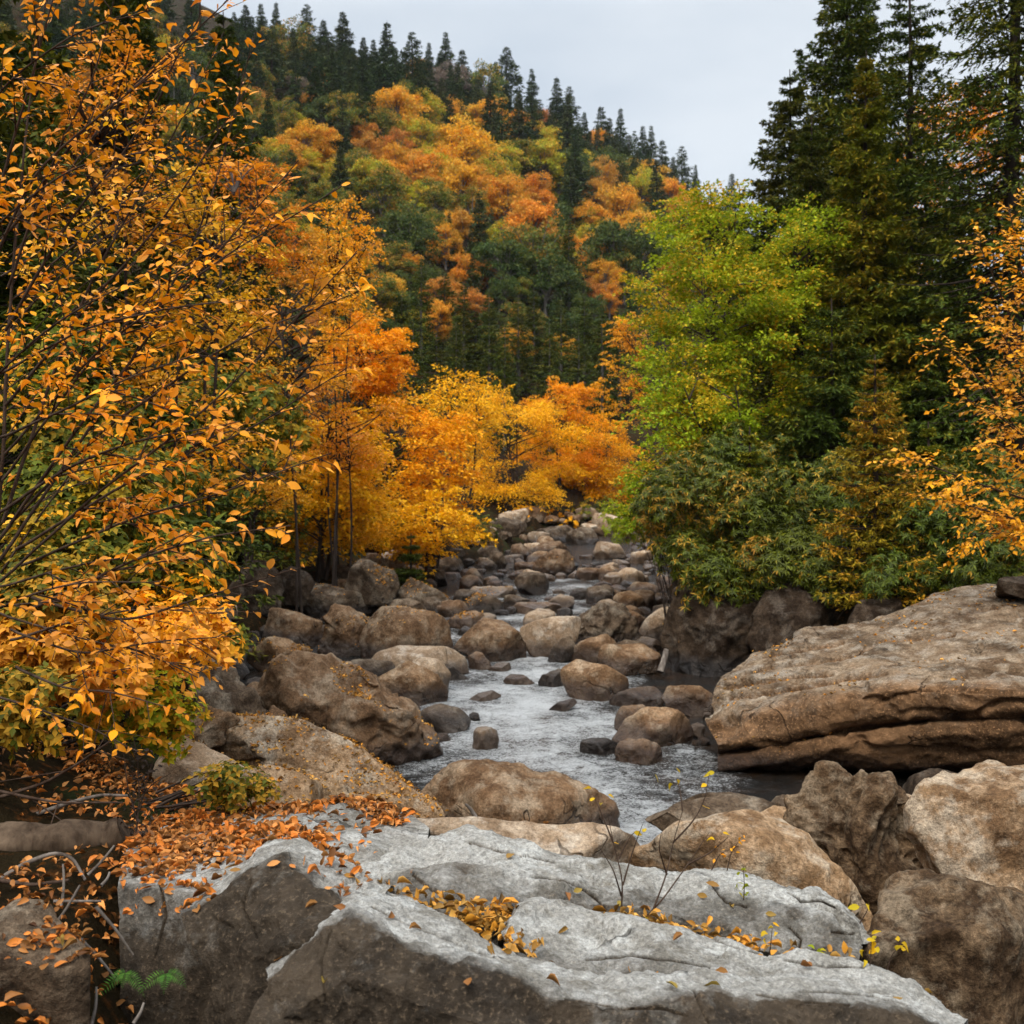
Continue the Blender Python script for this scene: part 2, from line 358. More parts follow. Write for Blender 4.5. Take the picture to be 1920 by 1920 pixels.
def ground_z(x, y):
    x = np.asarray(x, float); y = np.asarray(y, float)
    xl, xr = np.interp(y, YK, XL), np.interp(y, YK, XR)
    wz = water_z(np.minimum(y, 70))
    left, right = xl - x, x - xr
    hb = np.interp(y, [0, 6, 9, 13, 20, 30, 60], [1.65, 1.6, 0.75, 0.5, 0.35, 0.45, 0.8])
    zl = hb * sstep(0, 1.6, left) + 0.34 * np.maximum(0, left - 2.0) + 0.0035 * np.maximum(0, left - 6) ** 2 * sstep(6, 30, left)
    zl = zl + 0.22 * np.maximum(0, left - 1.6) * sstep(4.5, 5.5, y) * sstep(16, 10, y)
    hr = np.interp(y, [0, 8, 12, 16, 19, 30, 60], [0.5, 0.4, 0.9, 1.3, 1.5, 1.3, 0.8])
    zr = hr * sstep(0, 1.0, right) + 0.16 * np.maximum(0, right - 1.5)
    z = wz - 0.45 + np.where(left > 0, zl + .45 * sstep(0, .8, left), 0) + np.where(right > 0, zr + .45 * sstep(0, .8, right), 0)
    z = np.minimum(z, wz + 14 + 0.05 * np.abs(x))
    y0 = np.interp(x, [-60, -20, 0, 15, 60], [34, 52, 66, 72, 80])
    t = np.clip((y - y0) / (285 - y0), 0, 1.25)
    hz = hill_crest(x * 285 / np.maximum(y, 150)) * np.where(t < 1, t ** 0.92, 1 - 0.8 * (t - 1))
    return np.where(t > 0, np.maximum(z, hz + wz * 0.3), z)
m, n, l = new_mat('forest_floor')
out = n.new('ShaderNodeOutputMaterial'); b = n.new('ShaderNodeBsdfPrincipled'); tcn = n.new('ShaderNodeTexCoord'); co = tcn.outputs['Object']
c = mixc(n, l, rng_map(n, l, tex(n, l, co, 0.5, 6, 0.6), 0.4, 0.62), (0.012, 0.008, 0.004), (0.028, 0.019, 0.008))
c = mixc(n, l, rng_map(n, l, tex(n, l, co, 9, 6, 0.7), 0.54, 0.66), c, (0.10, 0.038, 0.010))
c = mixc(n, l, rng_map(n, l, tex(n, l, co, 0.9, 4, 0.6), 0.55, 0.7), c, (0.03, 0.042, 0.012))
l.new(c, b.inputs['Base Color']); b.inputs['Roughness'].default_value = 0.95; b.inputs['Specular IOR Level'].default_value = 0.03
bp = n.new('ShaderNodeBump'); bp.inputs['Distance'].default_value = 0.1; l.new(tex(n, l, co, 14, 6, 0.7), bp.inputs['Height']); l.new(bp.outputs[0], b.inputs['Normal'])
l.new(b.outputs[0], out.inputs[0]); M['floor'] = m
def grid_faces(nr, nc):
    i = (np.arange(nr - 1)[:, None] * nc + np.arange(nc - 1)[None]).reshape(-1)
    return np.stack([i, i + 1, i + nc + 1, i + nc], -1)
gy = np.concatenate([np.linspace(-60, 0, 8), np.linspace(1, 30, 90), np.geomspace(30.6, 900, 110)])
gx = np.sinh(np.linspace(-6.2, 6.2, 231)) * 3.0 
GX, GY = np.meshgrid(gx, gy); pts = np.stack([GX.ravel(), GY.ravel(), np.zeros(GX.size)], -1)
gz = ground_z(GX.ravel(), GY.ravel()) + 0.18 * fbm(pts * 0.8, 4, .5, 3) * np.clip(GY.ravel() / 10, .3, 4)
pts[:, 2] = gz
tag(link('ground', make_mesh('ground', pts, [grid_faces(len(gy), len(gx))], M['floor'])), kind='structure')

# ------------------------------------------------------------------ the stream
m, n, l = new_mat('stream_water')
out = n.new('ShaderNodeOutputMaterial'); b = n.new('ShaderNodeBsdfPrincipled'); tcn = n.new('ShaderNodeTexCoord'); co = tcn.outputs['Object']
at = n.new('ShaderNodeAttribute'); at.attribute_name = 'foam'
mpn = n.new('ShaderNodeMapping'); mpn.inputs['Scale'].default_value = (1.5, 1.9, 1); mpn.inputs['Rotation'].default_value = (0, 0, 0.1); l.new(co, mpn.inputs[0])
n1 = tex(n, l, mpn.outputs[0], 3.4, 6, 0.62, dist=1.2); n2 = tex(n, l, mpn.outputs[0], 24, 7, 0.8, dist=0.4); n3 = tex(n, l, co, 1.3, 4, 0.6)
fo = mathn(n, l, 'ADD', mathn(n, l, 'MULTIPLY', n2, 0.68), mathn(n, l, 'MULTIPLY', n1, 0.32))
fo = mathn(n, l, 'ADD', fo, mathn(n, l, 'MULTIPLY', at.outputs['Fac'], 0.3))
foam = rng_map(n, l, fo, 0.585, 0.765)  # white foam, with silver sky sheen and glints painted into the colour
amber = mixc(n, l, rng_map(n, l, n3, 0.45, 0.7), (0.006, 0.004, 0.002), (0.035, 0.016, 0.005))
l.new(mixc(n, l, foam, amber, (0.66, 0.655, 0.635)), b.inputs['Base Color'])
l.new(rng_map(n, l, foam, 0, 1, 0.07, 0.6), b.inputs['Roughness'])
b.inputs['IOR'].default_value = 1.33; b.inputs['Specular IOR Level'].default_value = 0.5
bp = n.new('ShaderNodeBump'); bp.inputs['Strength'].default_value = 1.0
bp.inputs['Distance'].default_value = 0.14
tv = n.new('ShaderNodeMath'); tv.operation = 'MULTIPLY'; l.new(mathn(n, l, 'ADD', n1, mathn(n, l, 'MULTIPLY', n2, 0.45)), tv.inputs[0])
l.new(rng_map(n, l, at.outputs['Fac'], 0, 1, 0.42, 1.15), tv.inputs[1])
l.new(tv.outputs[0], bp.inputs['Height']); l.new(bp.outputs[0], b.inputs['Normal'])
l.new(b.outputs[0], out.inputs[0]); M['water'] = m
wy = np.concatenate([np.arange(6.4, 24, 0.055), np.geomspace(24, 74, 160)]); wu = np.linspace(0, 1, 190)
WX = np.interp(wy, YK, XL)[:, None] - 1.6 + wu[None] * (np.interp(wy, YK, XR) - np.interp(wy, YK, XL) + 3.0)[:, None]
WY = np.repeat(wy[:, None], len(wu), 1); wp = np.stack([WX.ravel(), WY.ravel(), 0 * WX.ravel()], -1)
foam_sheen_v = np.interp(WY.ravel(), [6, 10, 11, 13, 15, 18, 20, 22, 27, 33, 36, 38, 75], [.55, .5, .5, .62, .72, .75, .62, .45, .55, .42, .3, 0.0, 0.0])  # cover of foam and of the painted silver sheen, by distance
foam_sheen_v *= np.clip(1 - np.abs(WX.ravel() - np.interp(WY.ravel(), [7, 11, 13, 17, 21, 30, 40], [1, .9, .4, .1, .2, .9, 3])) / np.interp(WY.ravel(), [7, 12, 17, 25, 40], [2.0, 2.2, 2.0, 2.4, 3]), 0.0, 1) ** 0.4
foam_sheen_v = np.clip(foam_sheen_v + 0.6 * fbm(wp * [1.1, 0.9, 1], 4, .5, 8) * (foam_sheen_v > .05), 0, 1)
q = wp * [1.3, 0.75, 1]
wz = water_z(WY.ravel()) + foam_sheen_v * (0.055 * fbm(q * 1.6 + 0.5 * fbm(q, 2, .5, 2)[:, None], 3, .55, 5) + 0.035 * ridged(q * 2.6, 3, .5, 6)) + 0.004 * fbm(q * 3, 2, .5, 7)
wp[:, 2] = wz
me = make_mesh('stream_water', wp, [grid_faces(len(wy), len(wu))], M['water'])
a = me.attributes.new('foam', 'FLOAT', 'POINT'); a.data.foreach_set('value', foam_sheen_v.astype(np.float32))
tag(link('stream_water', me), kind='structure')

# ------------------------------------------------------------------ rocks
ROCKS = {}                        # name key -> (V world, T) for laying leaves on
def A_(p): return [(x / 2.743, 1400 + y / 2.743) for x, y in p]
def B_(p): return [(600 + x / 2.743, 1400 + y / 2.743) for x, y in p]
def C_(p): return [(1220 + x / 2.743, 1400 + y / 2.743) for x, y in p]
def D_(p): return [(350 + x / 3.491, 960 + y / 3.491) for x, y in p]
def E_(p): return [(800 + x / 3.2, 960 + y / 3.2) for x, y in p]
def R_(p): return [(1200 + x / 2.667, 960 + y / 2.667) for x, y in p]

def body(poly, d, thick, rng, sharp=9.0, nfront=10, extra=(), level=5, amp=0.05, freq=1.4, ridge=0.5, strata=0.0, top=None, tilt=0.22, back=1.0, sdir=(0.1, 0.15, 1)):
    """a closed stone: the faces of a polyhedron, softly joined and weathered.
    The outline is its widest section; extra = further (normal, point) faces."""
    hp = hull2(poly); c2 = np.mean(np.array(hp), 0); C = P(c2[0], c2[1], d)
    view = unit(C - np.array([0, 0, CAM_H])); N, D = [], []
    def face(nv, dist): N.append(unit(np.asarray(nv, float))); D.append(max(dist, 0.02))
    pw = np.array([P(x, y, d) for x, y in hp]); ext = pw.max(0) - pw.min(0); size = max(ext[0], ext[2])
    for a, bb in zip(pw, np.roll(pw, -1, 0)):
        e = bb - a
        if np.linalg.norm(e) < 1e-6: continue
        nv = unit(np.cross(e, view)); nv = nv if np.dot(nv, a - C) > 0 else -nv
        tl = rng.uniform(-tilt, tilt) + (0.12 if nv[2] > .3 else 0)
        nv = unit(nv + view * tl); face(nv, np.dot(nv, a - C))
    for k in range(nfront):
        nv = unit(np.array([rng.uniform(-1.0, 1.0) if k else rng.uniform(-.25, .25), -1, rng.uniform(-.3, 1.1) if k else rng.uniform(0, .35)]))
        face(nv, (thick * .75 + .1 * size * max(nv[2], 0)) * rng.uniform(.66, 1.0))
    tn = unit(np.array(top if top is not None else (rng.uniform(-.35, .35), -rng.uniform(.3, .6), 1.0)))
    face(tn, max(ext[2] * .5 * rng.uniform(.62, .85), 0.04))
    for k in range(3):
        nv = unit(np.array([(k - 1) * .8, 1, rng.uniform(0, .3)])); face(nv, thick * back * rng.uniform(.8, 1.1))
    for nv, pt in extra:
        nv = unit(np.array(nv, float)); face(nv, np.dot(nv, np.asarray(pt) - C))
    N, D = np.array(N), np.array(D)
    dirs, T = ico(level)
    dirs = unit(dirs * [max(ext[0], .15 * size), max(thick * 1.6, .15 * size), max(ext[2], .15 * size)])
    g = np.maximum(0, dirs @ N.T) / D
    gm = g.max(1, keepdims=True); r = (gm[:, 0] ** -1) * ((g / gm) ** sharp).sum(1) ** (-1 / sharp)
    V = dirs * r[:, None] * 1.07
    so = rng.uniform(-50, 50, 3); f = freq / max(size, .25) ** 0.6; q = V * f + so
    disp = fbm(q, 5, .52, 1) + ridge * (ridged(q * 1.3 + .3 * gnoise(q * 2)[:, None], 4, .55, 4) - .55)
    nr = vnormals(V, T); V = V + nr * (disp * amp * size ** .8)[:, None]
    gk = np.abs(gnoise(q * .8 + 40.0 + .25 * gnoise(q * 3)[:, None], 61)); V = V - nr * (np.exp(-(gk / .022) ** 2) * .016 * size ** .8 * sstep(-.1, .3, gnoise(q * .5 + 7, 62)))[:, None]
    if strata:
        sd_ = unit(np.array(sdir)); s = (V @ sd_) * 9 / max(size, .5) ** .5 + 1.1 * fbm(V * 1.2 + so, 3, .5, 9)
        st = np.abs((s % 1.0) - .5) * 2; w = sstep(.15, .5, fbm(V * .9 + so, 2, .5, 12) + .3)
        V = V + nr * ((sstep(0, .35, st) - 1) * strata * w)[:, None]
    return V + C, T

def finish_rock(key, label, mat, V, T, cat='boulder', name='boulder', group=None, stain=None):
    base = np.array([(V[:, 0].min() + V[:, 0].max()) / 2, (V[:, 1].min() + V[:, 1].max()) / 2, V[:, 2].min()])
    me = make_mesh(name, V - base, T if isinstance(T, list) else [T], M[mat])
    if stain is not None:
        a = me.attributes.new('stain', 'FLOAT', 'POINT'); a.data.foreach_set('value', np.clip(stain, 0, 1).astype(np.float32))
    o = link(name, me, None, base); tag(o, label, cat, group)
    Ts = T if not isinstance(T, list) else np.concatenate([np.concatenate([q[:, :3], q[:, [0, 2, 3]]]) if q.shape[1] == 4 else q for q in T])
    ROCKS[key] = (V, Ts); return o

# silhouette list: key, label, material, outline, options
RK = [
 # --- in the stream and along its near edge
 ('b1', 'long brown humpbacked boulder in the near stream behind the grey ledge', 'rock_brown', B_([(500,330),(530,250),(620,150),(700,90),(770,82),(850,100),(980,95),(1080,110),(1200,150),(1370,200),(1500,280),(1640,350),(1675,420),(1580,450),(1000,440),(520,400)]), dict(d=10.6, thick=.75, level=6, amp=.045, ridge=.9, sharp=7)),
 ('e2', 'flat dark stone lying beside the small arched stone in the rapids', 'rock_dark', E_([(920,1430),(940,1370),(990,1352),(1100,1370),(1165,1390),(1150,1450),(1080,1475),(970,1460)]), {}),
 ('e3', 'small arched brown stone at the water edge below the angular brown block', 'rock_brown', E_([(1130,1440),(1160,1400),(1230,1372),(1330,1385),(1400,1420),(1430,1470),(1420,1530),(1300,1530),(1160,1500)]), dict(ridge=1.2)),
 ('e4', 'wide angular brown block left of the layered slab', 'rock_brown', E_([(1125,1360),(1200,1240),(1310,1175),(1420,1172),(1530,1200),(1620,1290),(1640,1420),(1400,1425),(1200,1410)]), dict(sharp=16, top=(-.1,-.75,1))),
 ('e5', 'rounded brown stone tucked behind the wide angular block', 'rock_brown', E_([(1140,1290),(1145,1190),(1190,1160),(1290,1160),(1330,1190),(1300,1320),(1180,1330)]), {}),
 ('e6', 'blunt brown boulder with a flat slanting top at the foot of the dark cliff', 'rock_brown', E_([(1410,1110),(1430,1050),(1490,1035),(1600,1050),(1720,1100),(1730,1160),(1700,1235),(1600,1235),(1480,1200)]), dict(sharp=14)),
 ('e7', 'low flat brown stone beneath the egg shaped boulder', 'rock_brown', E_([(1095,1140),(1160,1095),(1280,1060),(1400,1045),(1440,1080),(1400,1180),(1280,1190),(1150,1190)]), {}),
 ('e8', 'smooth egg shaped brown boulder leaning over the rapids', 'rock_brown', E_([(810,960),(825,890),(880,865),(960,885),(1080,930),(1220,1000),(1290,1045),(1200,1110),(1090,1150),(950,1145),(880,1125),(830,1040)]), dict(sharp=5, amp=.02, ridge=.3, level=6)),
 ('e9', 'brown slab boulder standing behind the egg shaped boulder', 'rock_brown', E_([(960,870),(1060,820),(1200,800),(1380,815),(1390,900),(1370,960),(1280,970),(1100,960)]), dict(sharp=12, lift=8)),
 ('e10', 'smooth brown wedge between the jagged brown tooth and the brown slab boulder', 'rock_brown', E_([(830,890),(900,800),(1000,745),(1080,735),(1140,790),(1130,860),(960,920)]), {}),
 ('e11', 'jagged dark brown tooth of rock standing up in midstream', 'rock_dark', E_([(885,680),(920,620),(1000,580),(1100,535),(1150,570),(1200,680),(1265,770),(1200,830),(1000,840),(900,810)]), dict(sharp=14, amp=.09, ridge=1.4, level=6)),
 ('e12', 'broad pale flat slab lying in midstream', 'rock_pale', E_([(530,710),(640,670),(800,625),(930,625),(920,700),(880,780),(760,830),(720,890),(640,850),(600,790)]), dict(top=(.05,-.35,1), amp=.025, sharp=12)),
 ('e13', 'dark wet wedge of rock against the pale midstream slab', 'rock_dark', E_([(710,905),(770,800),(860,735),(900,760),(900,820),(840,900),(760,920)]), {}),
 ('e14', 'peaked brown boulder with a pale ridge left of the pale slab', 'rock_brown', E_([(160,810),(240,740),(290,670),(340,638),(420,690),(540,720),(600,780),(625,900),(540,915),(370,915),(250,860)]), dict(sharp=11, level=6)),
 ('e15', 'squarish brown stone at the foot of the peaked boulder', 'rock_brown', E_([(240,870),(320,830),(370,890),(390,935),(300,960),(245,940)]), {}),
 ('e16', 'small flat tan stone at the water edge below the peaked boulder', 'rock_pale', E_([(370,950),(430,905),(500,905),(515,930),(470,965),(400,970)]), {}),
 ('e17', 'small reddish brown stone alone in the white water', 'rock_brown', E_([(455,1015),(500,970),(580,975),(645,1025),(560,1055),(480,1040)]), dict(amp=.03)),
 ('e18', 'dark wet stone against the left foot of the egg shaped boulder', 'rock_dark', E_([(655,1030),(700,975),(800,935),(825,960),(835,1060),(760,1068),(690,1050)]), {}),
 ('e19', 'thin brown sliver of rock in the rapids below the egg shaped boulder', 'rock_brown', E_([(710,1200),(800,1145),(880,1115),(910,1140),(840,1190),(750,1212)]), dict(amp=.03)),
 ('e20', 'pale rounded stone barely breaking the surface of the rapids', 'rock_pale', E_([(245,1140),(310,1085),(390,1072),(450,1105),(340,1150)]), dict(amp=.02)),
 ('e21', 'tall pale boulder sloping down beside the dark cliff', 'rock_pale', E_([(1270,710),(1350,620),(1440,580),(1520,560),(1520,680),(1440,730),(1300,760)]), dict(lift=10)),
 ('e22', 'dark lower boulder wedged against the dark cliff foot', 'rock_dark', E_([(1265,800),(1330,720),(1440,660),(1470,800),(1360,830)]), {}),
 ('e23', 'brown sloping stone behind the jagged brown tooth', 'rock_brown', E_([(1160,610),(1220,590),(1310,640),(1330,690),(1240,715),(1180,680)]), {}),
 ('e24', 'big blunt brown boulder upstream of the jagged tooth', 'rock_brown', E_([(1110,520),(1170,480),(1240,470),(1290,510),(1335,580),(1320,610),(1220,615),(1150,580)]), dict(sharp=8)),
 ('e24b', 'low brown stone leaning on the left side of the big blunt boulder', 'rock_brown', E_([(1052,525),(1062,480),(1130,462),(1200,475),(1150,560),(1080,550)]), {}),
 ('e25', 'flat topped brown stone next to the cliff bushes upstream', 'rock_brown', E_([(1195,460),(1250,420),(1350,430),(1400,470),(1390,505),(1310,518),(1240,500)]), {}),
 ('e26', 'brown stone with a pale top at the corner of the cliff', 'rock_brown', E_([(1325,545),(1380,490),(1450,485),(1500,530),(1440,572),(1370,580)]), {}),
 ('e27', 'flat pale stone in the upper rapids', 'rock_pale', E_([(1035,405),(1090,370),(1180,370),(1220,410),(1180,448),(1080,440)]), {}),
 ('e28', 'small humped pale stone at the lip of the still pool', 'rock_pale', E_([(1030,385),(1050,320),(1110,305),(1165,325),(1160,370),(1080,380)]), {}),
 ('e29', 'pale loaf shaped boulder standing in the still pool', 'rock_pale', E_([(985,275),(995,190),(1070,175),(1150,190),(1185,240),(1185,280),(1080,290)]), dict(sharp=9, amp=.03)),
 ('e30', 'pale boulder under the hanging green branches by the pool', 'rock_pale', E_([(1220,300),(1230,245),(1290,232),(1350,240),(1360,300),(1260,320)]), {}),
 ('e31', 'big cracked brown boulder left of the still pool', 'rock_brown', E_([(610,340),(700,260),(780,225),(860,225),(885,300),(870,360),(780,395),(680,380)]), dict(sharp=12, level=6)),
 ('e32', 'long brown boulder behind the big cracked one by the pool', 'rock_brown', E_([(620,230),(700,180),(790,175),(890,240),(890,275),(800,260),(680,270)]), {}),
 ('e33', 'dark boulder at the far end of the pool', 'rock_dark', E_([(820,190),(850,130),(930,90),(1000,110),(1025,170),(980,205),(880,205)]), {}),
 ('e34', 'pale capstone on top of the dark boulder at the far end of the pool', 'rock_pale', E_([(920,90),(950,65),(1010,72),(1022,95),(960,104)]), dict(d=52, thick=.4)),
 ('e35', 'dark rock bank at the far left of the pool below the yellow trees', 'rock_dark', E_([(660,180),(665,110),(760,88),(820,110),(840,180),(740,195)]), {}),
 ('e36', 'small dark angular stone in the upper rapids', 'rock_dark', E_([(850,530),(880,470),(940,455),(980,500),(970,540),(900,540)]), dict(sharp=14)),
 ('e37', 'small brown stone touching the dark angular one in the upper rapids', 'rock_brown', E_([(930,510),(990,450),(1040,465),(1050,520),(990,535)]), {}),
 ('e38', 'long flat brown stone damming the upper rapids', 'rock_brown', E_([(500,590),(560,545),(700,540),(800,560),(825,595),(760,630),(640,620),(540,612)]), dict(amp=.03)),
 ('e39', 'dark edged brown ledge stone above the long flat one', 'rock_dark', E_([(455,560),(480,510),(560,500),(640,530),(580,570),(520,600),(470,605)]), {}),
 ('e40', 'dark brown boulder with fallen leaves on the left edge of the upper rapids', 'rock_dark', E_([(210,550),(290,500),(380,510),(440,540),(465,610),(400,630),(300,615)]), {}),
 ('e41', 'wide flat tan boulder left of the upper rapids', 'rock_pale', E_([(250,510),(290,455),(400,450),(500,455),(540,490),(480,530),(380,525)]), {}),
 ('e42', 'upright grey boulder under the yellow trees', 'rock_dark', E_([(350,300),(390,240),(450,245),(490,300),(460,360),(390,350)]), {}),
 ('e43', 'small rounded grey stone left of the upright grey boulder', 'rock_dark', E_([(290,340),(320,295),(380,290),(430,330),(420,360),(330,370)]), {}),
 ('e44', 'pale grey pointed boulder on the left bank below the yellow trees', 'rock_pale', E_([(215,400),(260,335),(300,340),(330,390),(325,440),(240,440)]), dict(sharp=14)),
 ('e45', 'brown boulder in the stone field left of the upper rapids', 'rock_brown', E_([(490,390),(530,345),(600,355),(650,400),(600,420),(520,415)]), {}),
 ('e46', 'pale brown stone below the big cracked boulder', 'rock_pale', E_([(665,410),(710,365),(770,390),(765,425),(690,430)]), {}),
 ('e47', 'small pale stone right below the big cracked boulder', 'rock_pale', E_([(845,400),(890,355),(945,385),(910,412)]), {}),
 ('e48', 'angular tan stone in the stone field on the left bank', 'rock_pale', E_([(345,455),(370,400),(410,420),(405,460)]), {}),
 ('e49', 'smooth brown boulder right of the leafy grey one on the left shore', 'rock_brown', E_([(115,670),(200,610),(300,595),(375,640),(375,700),(290,715),(180,705)]), {}),
 ('e50', 'small black wet stone at the waterline below the smooth brown boulder', 'rock_dark', E_([(180,735),(230,690),(280,700),(255,750),(190,755)]), {}),
 # --- left shore
 ('d1', 'large knobbly brown boulder with drifts of fallen leaves on the left shore', 'rock_brown', D_([(415,1200),(500,1110),(640,1050),(760,1005),(880,970),(960,975),(1080,1030),(1250,1110),(1380,1230),(1440,1330),(1560,1450),(1650,1560),(1500,1600),(1250,1640),(1050,1560),(700,1430),(500,1330)]), dict(d=13.6, thick=1.1, level=6, amp=.075, ridge=1.5, sharp=9, top=(.25,-.7,1))),
 ('d2', 'broad tilted slab carpeted with orange leaves on the near left shore', 'rock_tan', [(410,1395),(456,1352),(519,1348),(593,1367),(674,1407),(722,1441),(774,1484),(788,1525),(700,1560),(560,1560),(450,1470)], dict(d=9.6, thick=.9, level=6, amp=.03, ridge=.6, sharp=16, strata=.03, top=(.3,-.95,1.25))),
 ('d3', 'rounded mossy brown boulder on the left shore', 'rock_brown', D_([(1155,940),(1150,790),(1200,710),(1300,640),(1420,620),(1600,670),(1700,720),(1755,800),(1750,880),(1700,920),(1400,930),(1200,985)]), dict(sharp=7, amp=.04, level=6)),
 ('d4', 'tall saddle backed boulder left of the rounded mossy one', 'rock_brown', D_([(865,880),(920,720),(930,640),(1000,618),(1080,640),(1140,680),(1210,720),(1190,800),(1150,940),(920,950),(880,920)]), dict(sharp=10, ridge=1.2, level=6)),
 ('d5', 'smooth grey brown boulder left of the saddle backed one', 'rock_brown', D_([(500,820),(480,690),(530,640),(640,640),(740,690),(820,710),(910,720),(890,850),(860,890),(770,900),(580,860)]), dict(amp=.04)),
 ('d6', 'pointed brown boulder holding a hollow of red leaves', 'rock_brown', D_([(350,970),(450,890),(570,830),(700,850),(800,900),(840,960),(820,1010),(700,1055),(560,1065),(440,1020)]), dict(sharp=11)),
 ('d7', 'long dark straight topped boulder below the dark trees', 'rock_dark', D_([(740,650),(740,500),(800,455),(950,490),(1120,540),(1220,580),(1260,620),(1150,660),(1050,650),(930,680),(880,705),(800,700)]), dict(sharp=12, level=6)),
 ('d8', 'big dark square boulder with scattered leaves below the dark trees', 'rock_dark', D_([(1050,500),(1080,370),(1150,320),(1250,350),(1360,390),(1395,450),(1340,570),(1260,610),(1100,600)]), dict(sharp=14, lift=28)),
 ('d9', 'grey boulder sloping to the right and strewn with yellow leaves', 'rock_dark', D_([(1370,600),(1400,450),(1420,405),(1520,440),(1620,500),(1720,600),(1720,650),(1660,700),(1560,690),(1450,660)]), dict(sharp=9, top=(.4,-.6,1))),
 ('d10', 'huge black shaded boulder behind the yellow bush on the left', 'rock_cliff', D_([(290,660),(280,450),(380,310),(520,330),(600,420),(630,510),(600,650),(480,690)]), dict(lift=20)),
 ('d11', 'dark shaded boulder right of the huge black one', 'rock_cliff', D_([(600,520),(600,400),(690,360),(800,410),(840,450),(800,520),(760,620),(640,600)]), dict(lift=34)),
 ('d12', 'smooth grey dome of rock behind the rounded mossy boulder', 'rock_dark', D_([(1310,640),(1360,570),(1440,565),(1530,600),(1620,670),(1560,720),(1400,720)]), dict(lift=10, amp=.02)),
 ('d13', 'wide pale brown whaleback boulder at the left of the rapids', 'rock_pale', D_([(1200,1040),(1300,920),(1400,880),(1600,880),(1740,900),(1835,950),(1845,1060),(1760,1060),(1500,1090),(1250,1110)]), dict(amp=.03, sharp=7, lift=5)),
 ('d14', 'low blue grey rock tongue running into the rapids', 'rock_dark', D_([(1490,1010),(1620,970),(1700,1000),(1830,1070),(1835,1125),(1700,1110),(1600,1080)]), dict(amp=.03)),
 ('d15', 'faceted brown boulder at the left edge of the white water', 'rock_brown', D_([(1240,1130),(1300,1010),(1420,985),(1550,1010),(1640,1080),(1710,1180),(1705,1245),(1580,1285),(1440,1285),(1330,1230)]), dict(sharp=16, level=6)),
 ('d16', 'smooth grey boulder with a wet flank at the left edge of the rapids', 'rock_dark', D_([(1450,1410),(1560,1300),(1680,1250),(1790,1270),(1855,1350),(1820,1430),(1700,1460),(1540,1465)]), dict(sharp=6, amp=.025)),
 ('d17', 'knobbly grey boulder under the shrubs on the near left shore', 'rock_dark', D_([(10,1120),(40,1010),(180,1000),(300,1050),(350,1120),(420,1220),(510,1340),(480,1420),(250,1450),(60,1350)]), dict(d=11.2, thick=.6, ridge=1.3, amp=.07)),
 ('d18', 'grey brown stone with a flat top left of the leaf carpeted slab', 'rock_brown', D_([(-40,1400),(0,1265),(120,1265),(230,1340),(340,1400),(260,1520),(100,1560)]), dict(d=9.6, thick=.5)),
 ('d19', 'small triangular brown stone between the knobbly boulder and the leafy slab', 'rock_brown', D_([(510,1360),(570,1270),(640,1320),(680,1390),(580,1430)]), dict(d=10.8, thick=.25, sharp=14)),
 ('d20', 'small pale tan stone beside the bramble on the left', 'rock_tan', D_([(-10,1620),(20,1520),(90,1560),(80,1640),(20,1670)]), dict(d=7.6, thick=.15, sharp=14)),
 ('d21', 'pale grey block under the bramble at the head of the leaf drift', 'rock_pale', A_([(820,170),(860,20),(960,-30),(1080,30),(1250,110),(1230,200),(1000,260)]), dict(d=7.6, thick=.4, sharp=14)),
 ('d22', 'grey stone half buried behind the fallen log', 'rock_dark', A_([(60,260),(120,190),(230,190),(320,260),(310,380),(100,390)]), dict(d=6.6, thick=.35)),
 ('d23', 'reddish rock shelf between the bramble and the leafy slab', 'rock_tan', A_([(1150,330),(1200,140),(1400,110),(1590,180),(1600,340),(1300,400)]), dict(d=7.6, thick=.5, sharp=14, top=(.1,-.8,1))),
 # --- right shore
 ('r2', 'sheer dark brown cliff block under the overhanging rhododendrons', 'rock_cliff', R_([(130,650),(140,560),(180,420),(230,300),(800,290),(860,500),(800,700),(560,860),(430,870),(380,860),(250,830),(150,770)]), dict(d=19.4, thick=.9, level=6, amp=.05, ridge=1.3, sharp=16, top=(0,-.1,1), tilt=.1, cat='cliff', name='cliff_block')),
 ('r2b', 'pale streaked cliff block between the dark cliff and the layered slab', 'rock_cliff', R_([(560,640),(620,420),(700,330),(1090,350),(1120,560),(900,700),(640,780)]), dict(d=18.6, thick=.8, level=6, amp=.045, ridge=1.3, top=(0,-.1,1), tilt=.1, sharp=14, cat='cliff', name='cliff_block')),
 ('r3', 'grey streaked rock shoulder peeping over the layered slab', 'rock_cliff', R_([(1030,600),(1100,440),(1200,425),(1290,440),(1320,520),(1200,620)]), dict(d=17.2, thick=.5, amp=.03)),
 ('r4', 'jagged dark brown boulder in front of the layered slab', 'rock_umber', C_([(690,300),(790,215),(870,150),(960,132),(1090,190),(1290,270),(1390,330),(1420,480),(1500,620),(1500,760),(1300,920),(1180,920),(1050,800),(960,640),(880,550),(760,480),(710,390)]), dict(d=6.9, thick=.42, level=6, amp=.085, ridge=1.9, sharp=30, top=(-.4,-.5,1))),
 ('r5', 'big tan block with white lichen at the right edge', 'rock_tan', C_([(1385,330),(1500,160),(1640,130),(1780,115),(1950,105),(2150,140),(2250,500),(2150,880),(1880,870),(1650,800),(1500,720),(1430,560)]), dict(d=6.1, thick=.55, level=6, amp=.045, ridge=1.4, sharp=40, nfront=4, top=(-.1,-.25,1))),
